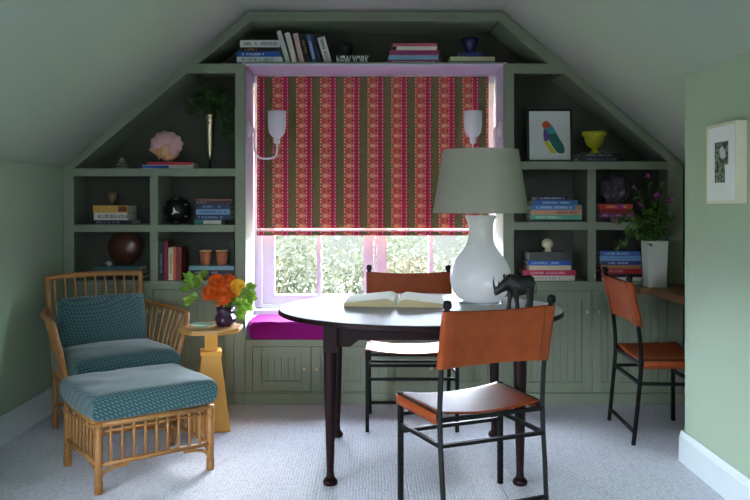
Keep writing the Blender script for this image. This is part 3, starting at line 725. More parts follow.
# right triangle
ZRT = PZ(161.5)
def picture(name, label, loc, w, h, fw, fd, fmat, matte, tilt=0, rz=0):
    P_ = thing(name, label, 'picture', loc, rz)
    if tilt: P_.rotation_euler = (tilt, 0, rz)
    bm = B(); box(bm, -w/2, w/2, 0, fd, 0, fw); box(bm, -w/2, w/2, 0, fd, h-fw, h); box(bm, -w/2, -w/2+fw, 0, fd, fw, h-fw); box(bm, w/2-fw, w/2, 0, fd, fw, h-fw)
    obj('frame', bm, fmat, P_, bevel=.001)
    obj('mat_board', box(B(), -w/2+fw, w/2-fw, .005, fd-.001, fw, h-fw), matte, P_)
    return P_
k = F/5.10
Pp = picture('framed_picture', 'black framed picture of a colourful bird leaning in the right sloped shelf', (PX(549.5, 5.07), 5.05, ZRT+.001), 45.5/k, 53.5/k, .016, .02, mat('black_frame', (16, 15, 16), .4), mat('white_mat_paper', (214, 213, 212), .8, .02), tilt=-.06)
ppx = lambda a, b: (-(45.5/k)/2+(a-527)/k, (161.3-b)/k)
def flat(name, pts, m, P_, y, off=0):
    if name.startswith('bird'):
        n = len(pts); q = []
        for i in range(n):
            p0, p1, p2, p3 = (Vector(pts[(i+k_) % n]) for k_ in (-1, 0, 1, 2))
            for t in (0, .25, .5, .75): q.append(tuple(.5*((2*p1)+(-p0+p2)*t+(2*p0-5*p1+4*p2-p3)*t*t+(-p0+3*p1-3*p2+p3)*t**3)))
        pts = q
    bm = B(); prism(bm, pts, y-.0006, y-.0001); return obj(name, bm, m, P_)
flat('bird_tail_and_belly', [ppx(*p) for p in ((544.5, 138), (548, 140), (555, 150), (556.5, 152), (551, 152), (547, 146), (543.6, 140))], mat('bird_yellow', (206, 200, 50), .7), Pp, .0050)
flat('bird_wing', [ppx(*p) for p in ((545, 126), (549, 124), (554.5, 129), (559, 137), (563.5, 145), (564, 151.5), (558, 152), (553, 146), (549, 139), (545.5, 133))], mat('bird_green', (40, 116, 82), .7, rgb2=(30, 90, 110)), Pp, .0043)
flat('bird_neck', [ppx(*p) for p in ((543.6, 126), (550, 122.5), (555.5, 131), (551, 133), (546, 131.5))], mat('bird_teal', (60, 150, 160), .7), Pp, .0036)
flat('bird_breast', [ppx(*p) for p in ((543.8, 129), (547.5, 131), (549.3, 136), (547.5, 140), (544, 139))], mat('bird_purple', (104, 76, 150), .7), Pp, .0029)
flat('bird_head', [ppx(*p) for p in ((542, 124.5), (543.2, 121.5), (546, 120), (549.2, 121.6), (550.2, 125), (547, 127.8), (543.8, 127.4), (543, 126))], mat('bird_orange', (206, 84, 40), .7), Pp, .0022)
z = stack('under the yellow footed bowl', ZRT, [(577.5, 625, 5, (24, 26, 34), 'black', dict(title=((90, 90, 100), .2, .8))), (579.5, 621.5, 3.6, (30, 30, 34), 'charcoal', dict(title=((150, 150, 150), .15, .75)))])
Pc = thing('bowl', 'yellow footed bowl on two dark books', 'bowl', (PX(593.5, 5.08), 5.06, z))
M_yb = mat('yellow_glass', (170, 164, 30), .22, .06, 10, coat=.4)
bm = B(); lathe(bm, [(.03, 0), (.032, .003), (.03, .012), (.016, .022), (.016, .03), (.034, .042), (.052, .062), (.062, .09), (.064, .108), (.079, .115), (.080, .128), (.082, .142), (.078, .142), (.074, .12), (.058, .1), (.045, .068), (.01, .05)], 40); obj('bowl_body', bm, M_yb, Pc, smooth=True)
# R1a
ZR1 = PZ(222)
stack('behind the lampshade in the upper right cell', ZR1, [(531, 582, 2.2, (40, 46, 44), 'black'), (531, 582, 4.6, (96, 168, 140), 'mint green', dict(title=((220, 235, 225), .1, .6))), (531, 582, 4.8, (212, 150, 122), 'peach', dict(title=((120, 60, 50), .5, .9))), (531, 582, 5, (70, 132, 190), 'sky blue', dict(title=((225, 232, 240), .1, .8), blocks=([(.86, .97)], (190, 130, 90)))), (534, 578, 4.6, (52, 104, 170), 'mid blue', dict(title=((200, 214, 235), .2, .8))), (537, 568, 4, (36, 40, 92), 'navy', dict(title=((200, 200, 220), .1, .9)))])
# R1b
z = stack('under the dark crystal', ZR1, [(601, 632, 4, (40, 28, 34), 'near black'), (599, 634, 4.5, (110, 36, 92), 'plum', dict(title=((200, 150, 190), .1, .7))), (600, 632, 3.8, (150, 36, 40), 'dark red'), (599, 633, 5, (196, 62, 40), 'orange red', dict(title=((230, 180, 150), .2, .8)))])
bm = B(); bmesh.ops.create_icosphere(bm, subdivisions=3, radius=1)
for v in bm.verts:
    c = v.co; s_ = 1+.28*noise.noise(c*2.3)+.12*noise.noise(c*5.1); v.co = Vector((c.x*.088, c.y*.06, c.z*.102))*s_
zs = min(v.co.z for v in bm.verts)
for v in bm.verts: v.co.z = max(v.co.z, zs*.86)
o = obj('crystal_cluster', bm, mat('smoky_crystal', (84, 76, 86), .3, .4, 20, .4, 30), loc=(PX(614.5, 5.12), 5.12, z-zs*.86)); tag(o, 'dark smoky crystal rock on the red books', 'rock')
# R2a
ZR2 = PZ(281.5)
z = stack('under the small cream skull', ZR2, [(525, 575, 5, (222, 214, 204), 'white', dict(title=((120, 110, 110), .1, .7))), (524, 576, 5.4, (186, 34, 76), 'crimson', dict(title=((240, 190, 200), .12, .8))), (529, 571, 4.6, (210, 190, 160), 'cream'), (528, 571.5, 4.8, (38, 92, 176), 'bright blue', dict(title=((180, 205, 240), .1, .7))), (529, 568, 8.4, (70, 72, 70), 'thick grey')])
Ps = thing('skull_ornament', 'small cream skull-shaped ornament on the thick grey book', 'ornament', (PX(547.5, 5.07), 5.07, z))
M_bone = mat('bone', (214, 204, 170), .5, .1, 20)
bm = B(); ball(bm, (0, 0, .05), .038, 24, 16, (1, 1.1, .92))
for v in bm.verts:
    p = v.co
    for ex_ in (-.015, .015):
        d = (p-Vector((ex_, -.04, .045))).length
        if d < .012: v.co.y += (.012-d)*1.2
    if p.z < .03: v.co.x *= .72
bm2 = B(); ball(bm, (0, -.014, .02), .02, 16, 10, (1, .9, .8)); obj('skull', bm, M_bone, Ps, smooth=True); bm2.free()
bm = B(); lathe(bm, [(.026, 0), (.028, .003), (.024, .008), (.012, .012)], 20); obj('foot', bm, M_bone, Ps, smooth=True)
# R2b
stack('in the lower right cell behind the vase', ZR2, [(602, 642, 3.4, (206, 200, 190), 'white'), (602, 642, 3.4, (28, 24, 26), 'black'), (600, 642, 5.2, (160, 30, 34), 'red', dict(title=((220, 160, 150), .1, .6))), (601, 641, 3.4, (150, 110, 70), 'tan'), (601, 641, 4, (40, 56, 104), 'navy', dict(title=((190, 200, 230), .2, .7))), (600, 641, 5, (104, 140, 184), 'pale blue'), (600.5, 640, 4.8, (60, 96, 160), 'cornflower blue', dict(title=((210, 220, 240), .1, .7)))])

# ------------------------------------------------------------------ desk in the alcove
D_ = thing('desk', 'walnut desktop built into the alcove behind the right wall', 'desk', (0, 0, 0))
zd = .757
bm = B(); prism(bm, [(1.67, 4.90), (1.67, 4.945), (XA-.001, 4.945), (XA-.001, YP+.022), (1.71, YP+.022), (1.71, 4.84), (1.755, 4.835), (1.755, 4.87)][:0] or [(1.665, 4.945), (XA-.001, 4.945), (XA-.001, YP+.022), (1.735, YP+.022), (1.735, 4.79), (1.665, 4.80)], zd-.045, zd, 'z')
obj('desktop', bm, M_desk, D_, bevel=.002)
obj('side_panel', box(B(), 1.76, XA-.025, YP+.03, YP+.055, 0, zd-.046), M_desk, D_)
obj('cleat', box(B(), XA-.022, XA-.002, YP+.06, 4.94, zd-.1, zd-.046), M_desk, D_)
# flower vase on the desk
Yv = 4.84
Pv = thing('planter_vase', 'tall square grey-white vase on the walnut desk', 'vase', (PX(654.5, Yv), Yv, zd+.0005), 0)
bm = B(); w0, w1, hh = .056, .062, .285
for s0, s1, z0, z1 in ((w0, w1, 0, hh),):
    lo = [bm.verts.new((a*s0, b*s0, z0)) for a, b in ((-1, -1), (1, -1), (1, 1), (-1, 1))]; hi = [bm.verts.new((a*s1, b*s1, z1)) for a, b in ((-1, -1), (1, -1), (1, 1), (-1, 1))]
    ih = [bm.verts.new((a*(s1-.007), b*(s1-.007), z1)) for a, b in ((-1, -1), (1, -1), (1, 1), (-1, 1))]; il = [bm.verts.new((a*(s1-.007), b*(s1-.007), z1-.06)) for a, b in ((-1, -1), (1, -1), (1, 1), (-1, 1))]
    bm.faces.new(lo[::-1]); bm.faces.new(il)
    for i in range(4):
        j = (i+1) % 4; bm.faces.new((lo[i], lo[j], hi[j], hi[i])); bm.faces.new((hi[i], hi[j], ih[j], ih[i])); bm.faces.new((ih[i], ih[j], il[j], il[i]))
obj('vase_body', bm, mat('chalk_ceramic', (190, 190, 182), .6, .04, 10), Pv, bevel=.002)
Pf = thing('wildflower_bunch', 'loose bunch of purple wildflowers and green leaves in the square vase', 'flowers', (PX(654.5, Yv), Yv, zd+.285))
bm = B(); bs = B(); rr = random.Random(11); blooms = []
tops = [(-.27, -.06, .12), (-.22, -.02, .21), (-.18, -.08, .15), (-.13, .0, .33), (-.10, -.03, .22), (-.04, .02, .4), (.0, -.04, .28), (.05, 0, .35), (.09, -.02, .25), (-.2, -.1, .05), (-.24, -.05, -.03), (.08, -.05, .12), (-.06, -.06, .17), (.03, -.07, .2)]
for i, e in enumerate(tops):
    e = Vector(e); pts = smooth_path([(e.x*.05, e.y*.05, -.05), (e.x*.2, e.y*.3, .05), (e.x*.6, e.y*.7, e.z*.62+.05), e], 7); tube(bs, pts, .0016, 6, False)
    for j, p in enumerate(pts[5:]):
        for q in range(2 if p.z < .2 else 1):
            if rr.random() < (.95 if p.z < .18 else .45): leaf(bm, p, e.normalized()*.6+rv()*.9, Vector((0, 0, 1))+rv()*.5, rr.uniform(.03, .055), rr.uniform(.016, .03))
    if i not in (9, 10, 11, 12, 13): blooms.append(e)
for q in range(60):
    p = Vector((rr.uniform(-.09, .07), rr.uniform(-.06, .05), rr.uniform(-.01, .13))); leaf(bm, p, rv()+Vector((0, 0, .4)), Vector((0, 0, 1))+rv()*.5, rr.uniform(.04, .06), rr.uniform(.022, .034))
obj('leaves', bm, M_leafmid, Pf, recalc=False); obj('stems', bs, M_leafmid, Pf, smooth=True)
for e in blooms:
    bm = B()
    for q in range(12): leaf(bm, e+rv()*.004, rv()+Vector((0, 0, .5)), rv(), .022, .014)
    obj('blossom', bm, M_violet, Pf, recalc=False)

# ------------------------------------------------------------------ picture on the right wall
Yc_, wf = (3.49+3.2)/2, .285
Pq = picture('framed_picture', 'small black and white picture with wide white mat, hung on the right wall', (XP-.046, Yc_, 1.272), wf, .343, .012, .045, mat('cream_frame', (198, 194, 168), .45), mat('white_mat_paper', (214, 213, 212), .8), rz=-PI/2)
# local x -> world -y ; local y -> world +x
def grainy():
    m = mat('grey_print', (120, 130, 110), .6, .1, 60, rgb2=(30, 34, 30)); n = [x for x in m.node_tree.nodes if x.type == 'TEX_NOISE'][0]
    r = m.node_tree.nodes.new('ShaderNodeValToRGB'); r.color_ramp.elements[0].position = .42; r.color_ramp.elements[1].position = .58
    l = n.outputs['Fac'].links[0]; to = l.to_socket; m.node_tree.links.remove(l); m.node_tree.links.new(n.outputs['Fac'], r.inputs[0]); m.node_tree.links.new(r.outputs[0], to); return m
flat('print', [(-.068, .09), (.03, .09), (.03, .165), (.06, .165), (.06, .265), (-.068, .265)], grainy(), Pq, .0048)
flat('print_figure', [(-.012, .20), (.02, .19), (.04, .20), (.035, .22), (.01, .245), (-.015, .24), (-.02, .22)], mat('pale_print', (180, 184, 176), .7), Pq, .0040)

# ------------------------------------------------------------------ leather chairs
def chair(label):
    P_ = thing('dining_chair', label, 'chair', (0, 0, 0), 0, 'cognac leather and black metal chairs')
    t = .021
    def post(s):
        bm = B(); tube(bm, [(s*.235, .19, 0), (s*.24, .168, .22), (s*.24, .152, .45), (s*.24, .172, .68), (s*.24, .212, .872)], lambda q: .0125, 4, True, 8)
        return bm
    posts = []
    for s in (-1, 1):
        o = obj('leg', post(s), M_black, P_, bevel=.002); posts.append(o)
        bm = B(); lathe(bm, [(.0125, .868), (.0165, .872), (.0175, .885), (.0155, .896), (.006, .901)], 16, Matrix.Translation((s*.24, .214, 0))); obj('cap', bm, M_black, o, smooth=True)
    for s in (-1, 1):
        bm = B(); bar(bm, (s*.25, -.185, 0), (s*.25, -.185, .462), t); obj('leg', bm, M_black, P_, bevel=.0015)
    def st(a, b, w=.016, d=None): bm = B(); bar(bm, a, b, w, d); obj('stretcher', bm, M_black, P_, bevel=.001)
    for s in (-1, 1):
        st((s*.25, -.18, .325), (s*.24, .155, .325))
        bm = B(); bar(bm, (s*.25, -.185, .448), (s*.24, .152, .44), .02); obj('seat_rail', bm, M_black, P_)
    st((-.25, -.185, .37), (.25, -.185, .37)); st((-.25, -.185, .295), (.25, -.185, .295)); st((-.24, .158, .325), (.24, .158, .325), .02, .014); st((-.235, .186, .07), (.235, .186, .07))
    st((-.25, -.185, .43), (.25, -.185, .43)); st((-.24, .153, .425), (.24, .153, .425))
    # sling seat, sagging between side rails, wrapped down over them
    bm = B(); nx, ny = 26, 14; th = .0035; G = []
    for i in range(nx+1):
        u = -1+2*i/nx; row = []
        for j in range(ny+1):
            v = j/ny; y = -.205+v*.345; hw = .262-.012*v
            if abs(u) > .9:
                e = (abs(u)-.9)/.1; x = math.copysign(hw+.003*math.sin(e*PI), u); z = .4625-.052*e
            else:
                x = u/.9*hw; z = .4625-.024*(1-(u/.9)**2)**1.0
            z += -.006*v
            row.append(Vector((x, y, z)))
        G.append(row)
    top = [[bm.verts.new(p) for p in r] for r in G]; bot = []
    for i in range(nx+1):
        r = []
        for j in range(ny+1):
            a = G[max(i-1, 0)][j]; b = G[min(i+1, nx)][j]; tdir = (b-a).normalized(); nrm = Vector((-tdir.z, 0, tdir.x)); r.append(bm.verts.new(G[i][j]-nrm*th))
        bot.append(r)
    for i in range(nx):
        for j in range(ny): bm.faces.new((top[i][j], top[i+1][j], top[i+1][j+1], top[i][j+1])); bm.faces.new((bot[i][j], bot[i][j+1], bot[i+1][j+1], bot[i+1][j]))
    for i in range(nx): bm.faces.new((top[i][0], bot[i][0], bot[i+1][0], top[i+1][0])); bm.faces.new((top[i][ny], top[i+1][ny], bot[i+1][ny], bot[i][ny]))
    for j in range(ny): bm.faces.new((top[0][j], top[0][j+1], bot[0][j+1], bot[0][j])); bm.faces.new((top[nx][j], bot[nx][j], bot[nx][j+1], top[nx][j+1]))
    obj('seat', bm, M_leather, P_, smooth=True)
    # back sling wrapped round the posts
    def yp(z): return .172+(z-.68)*(.04/.192)
    bm = B(); rings = []
    zs = [.628+(.858-.628)*k/8 for k in range(9)]
    for z in zs:
        y = yp(z); ring = []; W = .24; r = .0185
        for k in range(9):
            a = PI/2+PI*k/8; ring.append((-W+r*math.cos(a), y+r*math.sin(a)))
        for k in range(1, 12):
            q = k/12; ring.append((-W+2*W*q, y-r-.006*math.sin(PI*q)))
        for k in range(9):
            a = -PI/2+PI*k/8; ring.append((W+r*math.cos(a), y+r*math.sin(a)))
        for k in range(1, 12):
            q = k/12; ring.append((W-2*W*q, y+r-.014*math.sin(PI*q)))
        sag = lambda x: -.010*(1-(x/W)**2)
        rings.append([bm.verts.new((x, yy, z+sag(max(-W, min(W, x)))*(1 if z > .75 else -.5))) for x, yy in ring])
    n = len(rings[0])
    for a, b in zip(rings, rings[1:]):
        for i in range(n): bm.faces.new((a[i], a[(i+1) % n], b[(i+1) % n], b[i]))
    bk = obj('backrest', bm, M_leather, P_, smooth=True)
    for s in (-1, 1):
        bm = B()
        for z0, z1 in zip(zs, zs[1:]): bar(bm, (s*.205, yp(z0)+.0165, z0), (s*.205, yp(z1)+.0165, z1), .003, .003)
        obj('seam', bm, M_leather_hem, bk)
    return P_
ch = chair('cognac leather chair with black metal frame in the foreground, its back to the camera')
ch.location = (.434, 3.278, 0); ch.rotation_euler.z = math.radians(203)
c2 = copy_tree(ch); c2['label'] = 'cognac leather chair on the window side of the table, facing the camera'; c2.location = (.235, 4.53, 0); c2.rotation_euler.z = math.radians(0)
c3 = copy_tree(ch); c3['label'] = 'cognac leather chair pulled up to the alcove desk on the right'; c3.location = (1.585, 4.335, 0); c3.rotation_euler.z = math.radians(88)

# ------------------------------------------------------------------ table
TX, TY = .25, 3.9; A_, B__ = .705, .60
Tt = thing('dining_table', 'oval table with pale top and dark mahogany legs in the room centre', 'table', (TX, TY, 0))
def oval(bm, a, b, z0, z1, n=72, bev=.006):
    rings = []
    for sc, z in ((-bev, z0), (0, z0+bev*.6), (0, z1-bev*.6), (-bev*.6, z1)):
        rings.append([bm.verts.new(((a+sc)*math.cos(2*PI*i/n), (b+sc)*math.sin(2*PI*i/n), z)) for i in range(n)])
    for p, q in zip(rings, rings[1:]):
        for i in range(n): bm.faces.new((p[i], p[(i+1) % n], q[(i+1) % n], q[i]))
    bm.faces.new(rings[0][::-1]); bm.faces.new(rings[-1]); return bm
tp = obj('tabletop', oval(B(), A_, B__, .728, .752), M_mahog, Tt)
obj('top_surface', oval(B(), A_-.004, B__-.004, .7521, .7545, bev=.001), M_tabletop, tp)
bm = B(); lx, ly = .43, .365
ap = [(-lx, .625), (-lx+.09, .625), (-lx+.13, .655), (lx-.13, .655), (lx-.09, .625), (lx, .625), (lx, .7275), (-lx, .7275)]
for s in (-1, 1):
    b2 = B(); prism(b2, ap, s*ly-.011, s*ly+.011); obj('apron', b2, M_mahog, Tt)
bm.free()
for s in (-1, 1):
    b2 = B(); box(b2, s*lx-.011, s*lx+.011, -ly+.012, ly-.012, .64, .7275); obj('apron', b2, M_mahog, Tt)
for sx in (-1, 1):
    for sy in (-1, 1):
        bm = B()
        x, y = sx*lx, sy*ly
        prof = [(.0, .018), (.0, .03), (.012, .034), (.022, .03), (.035, .0185), (.06, .0165), (.2, .021), (.45, .028), (.6, .031)]
        lathe(bm, [(r, z) for z, r in prof], 20, Matrix.Translation((x, y, 0)))
        box(bm, x-.031, x+.031, y-.031, y+.031, .6, .7275)
        # forward toe of the pad foot
        ball(bm, (x+sx*.008, y-.012 if sy < 0 else y+.008, .016), .024, 14, 8, (1, 1.1, .62))
        obj('leg', bm, M_mahog, Tt, smooth=False, bevel=.001)
ZTt = .7546
# ------------------------------------------------------------------ lamp
Yl = 4.06; kl = F/Yl
Pl = thing('table_lamp', 'white glass gourd table lamp with a grey linen drum shade', 'lamp', (PX(480.5, Yl), Yl, ZTt))
r = lambda w: w/2/kl
zz = lambda y: (303.0-y)/kl+.006
bm = B(); prof = [(r(22), zz(303.5)), (r(32), zz(302.5)), (r(46), zz(298)), (r(56), zz(290)), (r(61), zz(280)), (r(58.5), zz(270)), (r(50), zz(261)), (r(38), zz(253)), (r(28), zz(245)), (r(24), zz(236)), (r(24), zz(228)), (r(28), zz(221)), (r(31), zz(217.5)), (r(30), zz(216.5)), (r(20), zz(216.5))]
pp = smooth_path([(a, 0, b) for a, b in prof], 4); lathe(bm, [(max(p.x, .002), p.z) for p in pp], 48); obj('lamp_body', bm, M_lampglass, Pl, smooth=True)
bm = B(); lathe(bm, [(r(40), 0), (r(44), .002), (r(44), .009), (r(40), .0115)], 40); obj('base_disc', bm, M_acryl, Pl, smooth=False)
bm = B(); lathe(bm, [(.014, zz(216.5)), (.014, zz(210)), (.009, zz(209)), (.009, zz(196))], 20); obj('socket', bm, M_brass, Pl, smooth=True)
bm = B(); zb, zt = zz(214), zz(151.5); rb_, rt_ = r(95), r(75)
lathe(bm, [(rb_, zb), (rt_, zt), (rt_-.003, zt), (rb_-.003, zb), (rb_, zb)], 64, cap=False); sh = obj('lamp_shade', bm, M_linen, Pl, smooth=True)
sh.modifiers.new('es', 'EDGE_SPLIT').split_angle = .7
bm = B(); lathe(bm, [(rb_-.0035, zb), (rb_+.001, zb), (rb_+.0005, zb+.008), (rb_-.0035, zb+.008), (rb_-.0035, zb)], 64, cap=False); obj('trim_band', bm, M_linen, sh); bm = B(); lathe(bm, [(rt_-.0035, zt-.007), (rt_+.001, zt-.007), (rt_+.001, zt+.001), (rt_-.0035, zt+.001), (rt_-.0035, zt-.007)], 64, cap=False); obj('trim_band', bm, M_linen, sh)
bm = B()
for k in range(3):
    a = 2*PI*k/3+.4; tube(bm, [(0, 0, zt-.03), ((rt_-.004)*math.cos(a), (rt_-.004)*math.sin(a), zt-.006)], .0018, 6, False)
tube(bm, [(0, 0, zz(196)), (0, 0, zt-.03)], .003, 8, False); obj('spider', bm, M_brass, Pl)

# ------------------------------------------------------------------ open book
Po = thing('open_book', 'large open book with yellowed page edges lying on the table', 'book', (PX(398, 4.05), 4.04, ZTt), math.radians(-5))
bm = B(); bw, bd = .262, .34
cv = B(); box(cv, -bw-.004, -.006, -bd/2-.004, bd/2+.004, .0003, .003); box(cv, .006, bw-.02, -bd/2-.004, bd/2+.004, .0003, .003); box(cv, -.006, .006, -bd/2-.004, bd/2+.004, .0003, .002)
obj('cover', cv, bookmat((70, 60, 50)), Po)
for s, wd, hmax in ((-1, bw, .042), (1, bw-.03, .04)):
    pg = B(); tp_ = B(); n = 16; prof = []
    for k in range(n+1):
        q = k/n; x = s*wd*q; z = .0065+hmax*(math.sin(min(q*2.2, 1.57+q*.3))*(1-q*.75))*(1-.0*q) if q > 0 else .008
        if q > .0: z = .006+hmax*min(1, (q/.16)**.5)*(1-.62*q)
        prof.append((x, z))
    lo = [(x, .0032) for x, z in prof]
    vs = lambda b_, pts, y: [b_.verts.new((x, y, z)) for x, z in pts]
    f0, f1 = vs(pg, prof, -bd/2), vs(pg, prof, bd/2); l0, l1 = vs(pg, lo, -bd/2), vs(pg, lo, bd/2)
    for k in range(n):
        pg.faces.new((f0[k], f0[k+1], f1[k+1], f1[k])); pg.faces.new((l0[k], l1[k], l1[k+1], l0[k+1])); pg.faces.new((f0[k], l0[k], l0[k+1], f0[k+1])); pg.faces.new((f1[k], f1[k+1], l1[k+1], l1[k]))
    pg.faces.new((f0[n], l0[n], l1[n], f1[n]))
    obj('page_block', pg, M_pageedge, Po)
    up = [(x, z+.0008) for x, z in prof]
    a0, a1 = vs(tp_, up, -bd/2), vs(tp_, up, bd/2); b0, b1 = vs(tp_, [(x, z+.0014+(.004*max(0, abs(x)/wd-.7)) ) for x, z in prof], -bd/2), vs(tp_, [(x, z+.0014+(.004*max(0, abs(x)/wd-.7))) for x, z in prof], bd/2)
    for k in range(n): tp_.faces.new((a0[k], a1[k], a1[k+1], a0[k+1])); tp_.faces.new((b0[k], b0[k+1], b1[k+1], b1[k])); tp_.faces.new((a0[k], a0[k+1], b0[k+1], b0[k])); tp_.faces.new((a1[k], b1[k], b1[k+1], a1[k+1]))
    obj('open_page', tp_, M_paper, Po)

# ------------------------------------------------------------------ rhino
def rhino():
    """faces -x, standing on z=0; total length about 0.21"""
    bm = B()
    def loft(secs, seg=18):
        rings = []
        for (c, ax, ry, rz_) in secs:
            c = Vector(c); ax = Vector(ax).normalized(); s = Vector((0, 1, 0)); u = ax.cross(s).normalized()
            rings.append([bm.verts.new(c+s*ry*math.cos(2*PI*k/seg)+u*rz_*math.sin(2*PI*k/seg)) for k in range(seg)])
        for a, b in zip(rings, rings[1:]):
            for k in range(seg): bm.faces.new((a[k], a[(k+1) % seg], b[(k+1) % seg], b[k]))
        bm.faces.new(rings[0][::-1]); bm.faces.new(rings[-1])
    X = (-1, 0, 0)
    loft([((.098, 0, .118), X, .006, .01), ((.09, 0, .115), X, .026, .03), ((.07, 0, .113), X, .036, .041), ((.04, 0, .108), X, .04, .043), ((.0, 0, .104), X, .041, .044), ((-.03, 0, .112), X, .036, .046), ((-.05, 0, .12), X, .028, .04), ((-.068, 0, .114), (-1, 0, -.3), .022, .03),
          ((-.088, 0, .104), (-1, 0, -.45), .021, .025), ((-.108, 0, .092), (-1, 0, -.5), .017, .02), ((-.126, 0, .08), (-1, 0, -.4), .014, .016), ((-.136, 0, .074), (-1, 0, -.3), .01, .011)])
    for (x, y, fwd) in ((-.034, .02, -.012), (-.022, -.022, .012), (.072, .022, .012), (.06, -.024, -.014)):
        hind = x > .04
        z0 = .1
        secs = [((x, y, z0), (0, 0, -1), .02 if not hind else .024, .022 if not hind else .03), ((x+fwd*.3+(0.004 if hind else 0), y, .07), (0, 0, -1), .016, .018 if not hind else .022), ((x+fwd*.7+(.006 if hind else 0), y, .042), (0, 0, -1), .011, .0125),
                ((x+fwd, y, .018), (0, 0, -1), .0105, .012), ((x+fwd-.002, y, .006), (0, 0, -1), .0125, .0145), ((x+fwd-.002, y, 0), (0, 0, -1), .0125, .0145)]
        loft(secs, 14)
    tube(bm, [(-.128, 0, .086), (-.138, 0, .105), (-.142, 0, .128), (-.139, 0, .152)], lambda q: .0085*(1-q)+.0012, 12)     # front horn, slightly curved
    tube(bm, [(-.108, 0, .105), (-.112, 0, .12), (-.111, 0, .132)], lambda q: .006*(1-q)+.001, 10)
    for s in (-1, 1): tube(bm, [(-.072, s*.016, .134), (-.073, s*.024, .148), (-.07, s*.026, .158)], lambda q: .0035+.004*math.sin(q*PI), 8)
    tube(bm, [(.097, 0, .125), (.106, 0, .11), (.106, 0, .085), (.104, 0, .072)], lambda q: .003 if q < .8 else .0045, 8)
    return bm
kr = F/3.97
o = obj('rhino_figurine', rhino(), mat('black_cast_metal', (20, 18, 18), .45, .2, 30, .3, 120), smooth=True, loc=(PX(517.5, 3.81), 3.80, ZTt+.0005), rot=(0, 0, .12))
o.scale = (.86, .9, 1.1)
md = o.modifiers.new('rm', 'REMESH'); md.mode = 'VOXEL'; md.voxel_size = .0022; md.use_smooth_shade = True
sm_ = o.modifiers.new('sm', 'SMOOTH'); sm_.iterations = 2
tag(o, 'black rhinoceros figurine standing on the table beside the lamp', 'figurine')

# ------------------------------------------------------------------ side table, flowers and dish
Ys = 4.43
St = thing('side_table', 'ochre pyramid pedestal side table with an octagonal wooden top', 'side table', (PX(211, Ys), Ys, 0), math.radians(0))
def ngon(n, r_, rot=0): return [(r_*math.cos(2*PI*i/n+rot), r_*math.sin(2*PI*i/n+rot)) for i in range(n)]
bm = B(); prism(bm, ngon(8, .186, PI/8), .556, .576, 'z'); obj('tabletop', bm, M_oak, St, bevel=.003)
bm = B(); prism(bm, ngon(8, .176, PI/8), .548, .5558, 'z'); obj('under_rim', bm, M_ochre, St)
def frust(bm, n, r0, r1, z0, z1, rot): 
    a = [bm.verts.new((x, y, z0)) for x, y in ngon(n, r0, rot)]; b = [bm.verts.new((x, y, z1)) for x, y in ngon(n, r1, rot)]
    bm.faces.new(a[::-1]); bm.faces.new(b)
    for i in range(n): bm.faces.new((a[i], a[(i+1) % n], b[(i+1) % n], b[i]))
ro = math.radians(58)
bm = B(); frust(bm, 4, .151, .074, 0, .415, ro); obj('pedestal', bm, M_ochre, St, bevel=.002)
bm = B(); frust(bm, 4, .084, .084, .4155, .443, ro); obj('collar', bm, M_ochre, St, bevel=.002)
bm = B(); frust(bm, 4, .05, .05, .4435, .5475, ro); obj('neck', bm, M_ochre, St, bevel=.002)
zs_ = .5765
Xv, Yvv = PX(225, 4.43), 4.43
bm = B(); lathe(bm, [(.034, 0), (.05, .006), (.058, .03), (.056, .055), (.044, .07), (.046, .078), (.05, .11), (.046, .11), (.04, .08), (.02, .04)], 28)
for v in bm.verts:
    a = math.atan2(v.co.y, v.co.x); f_ = 1+.05*math.cos(a*8); v.co.x *= f_; v.co.y *= f_
o = obj('flower_vase', bm, M_purpleglass, smooth=True, loc=(Xv, Yvv, zs_)); tag(o, 'dark purple lobed glass vase on the side table', 'vase')
def dahlia(label, px, py, r_, m, Y=4.40, seed=0):
    rr = random.Random(seed); c = Vector((PX(px, Y), Y, PZ(py, Y)))
    P_ = thing('dahlia', label, 'flower', c, 0, 'dahlias in the purple vase'); bm = B(); n = 110
    tilt = Euler((rr.uniform(.6, 1.1), 0, rr.uniform(-.5, .5))).to_matrix()
    for i in range(n):
        q = i/n; ph = i*2.39996; el = math.acos(1-1.55*q)
        d = Vector((math.sin(el)*math.cos(ph), math.sin(el)*math.sin(ph), math.cos(el)))
        up = Vector((0, 0, 1)) if el > .3 else Vector((math.cos(ph), math.sin(ph), 0))
        L_ = r_*(.5+.2*q); leaf(bm, tilt @ (d*r_*.45), tilt @ d, tilt @ up, L_, r_*.22, -.25)
    obj('petals', bm, m, P_, recalc=False)
    bm = B(); ball(bm, (0, 0, 0), r_*.5, 14, 8); obj('core', bm, m, P_, smooth=True)
    tgt = Vector((Xv, Yvv, zs_+.07))-c; bm = B(); tube(bm, [(0, 0, 0), tgt*.5+Vector((0, .012, .01)), tgt], .003, 8); obj('stem', bm, M_leafmid, P_, smooth=True)
fl = [('orange dahlia at the upper left of the bouquet, above the darker one', 217, 282.5, .05, M_orange, 4.45), ('small orange dahlia at the top of the bouquet', 229, 279.5, .036, M_orange, 4.44), ('single yellow dahlia at the right side of the bouquet', 238, 287, .046, M_yellow, 4.40),
      ('deep orange dahlia at the far left of the bouquet', 209.5, 293, .048, M_orange, 4.39), ('large orange dahlia at the lower middle of the bouquet', 223, 297, .055, M_orange, 4.35), ('orange dahlia between the yellow one and the large lower one', 231.5, 291, .042, M_orange, 4.40)]
for i, a in enumerate(fl): dahlia(*a, seed=i)
Pg = thing('leaf_spray', 'bright green leaf sprays sticking out either side of the dahlias', 'foliage', (Xv, Yvv, zs_+.1))
bm = B(); bs = B(); rr = random.Random(5)
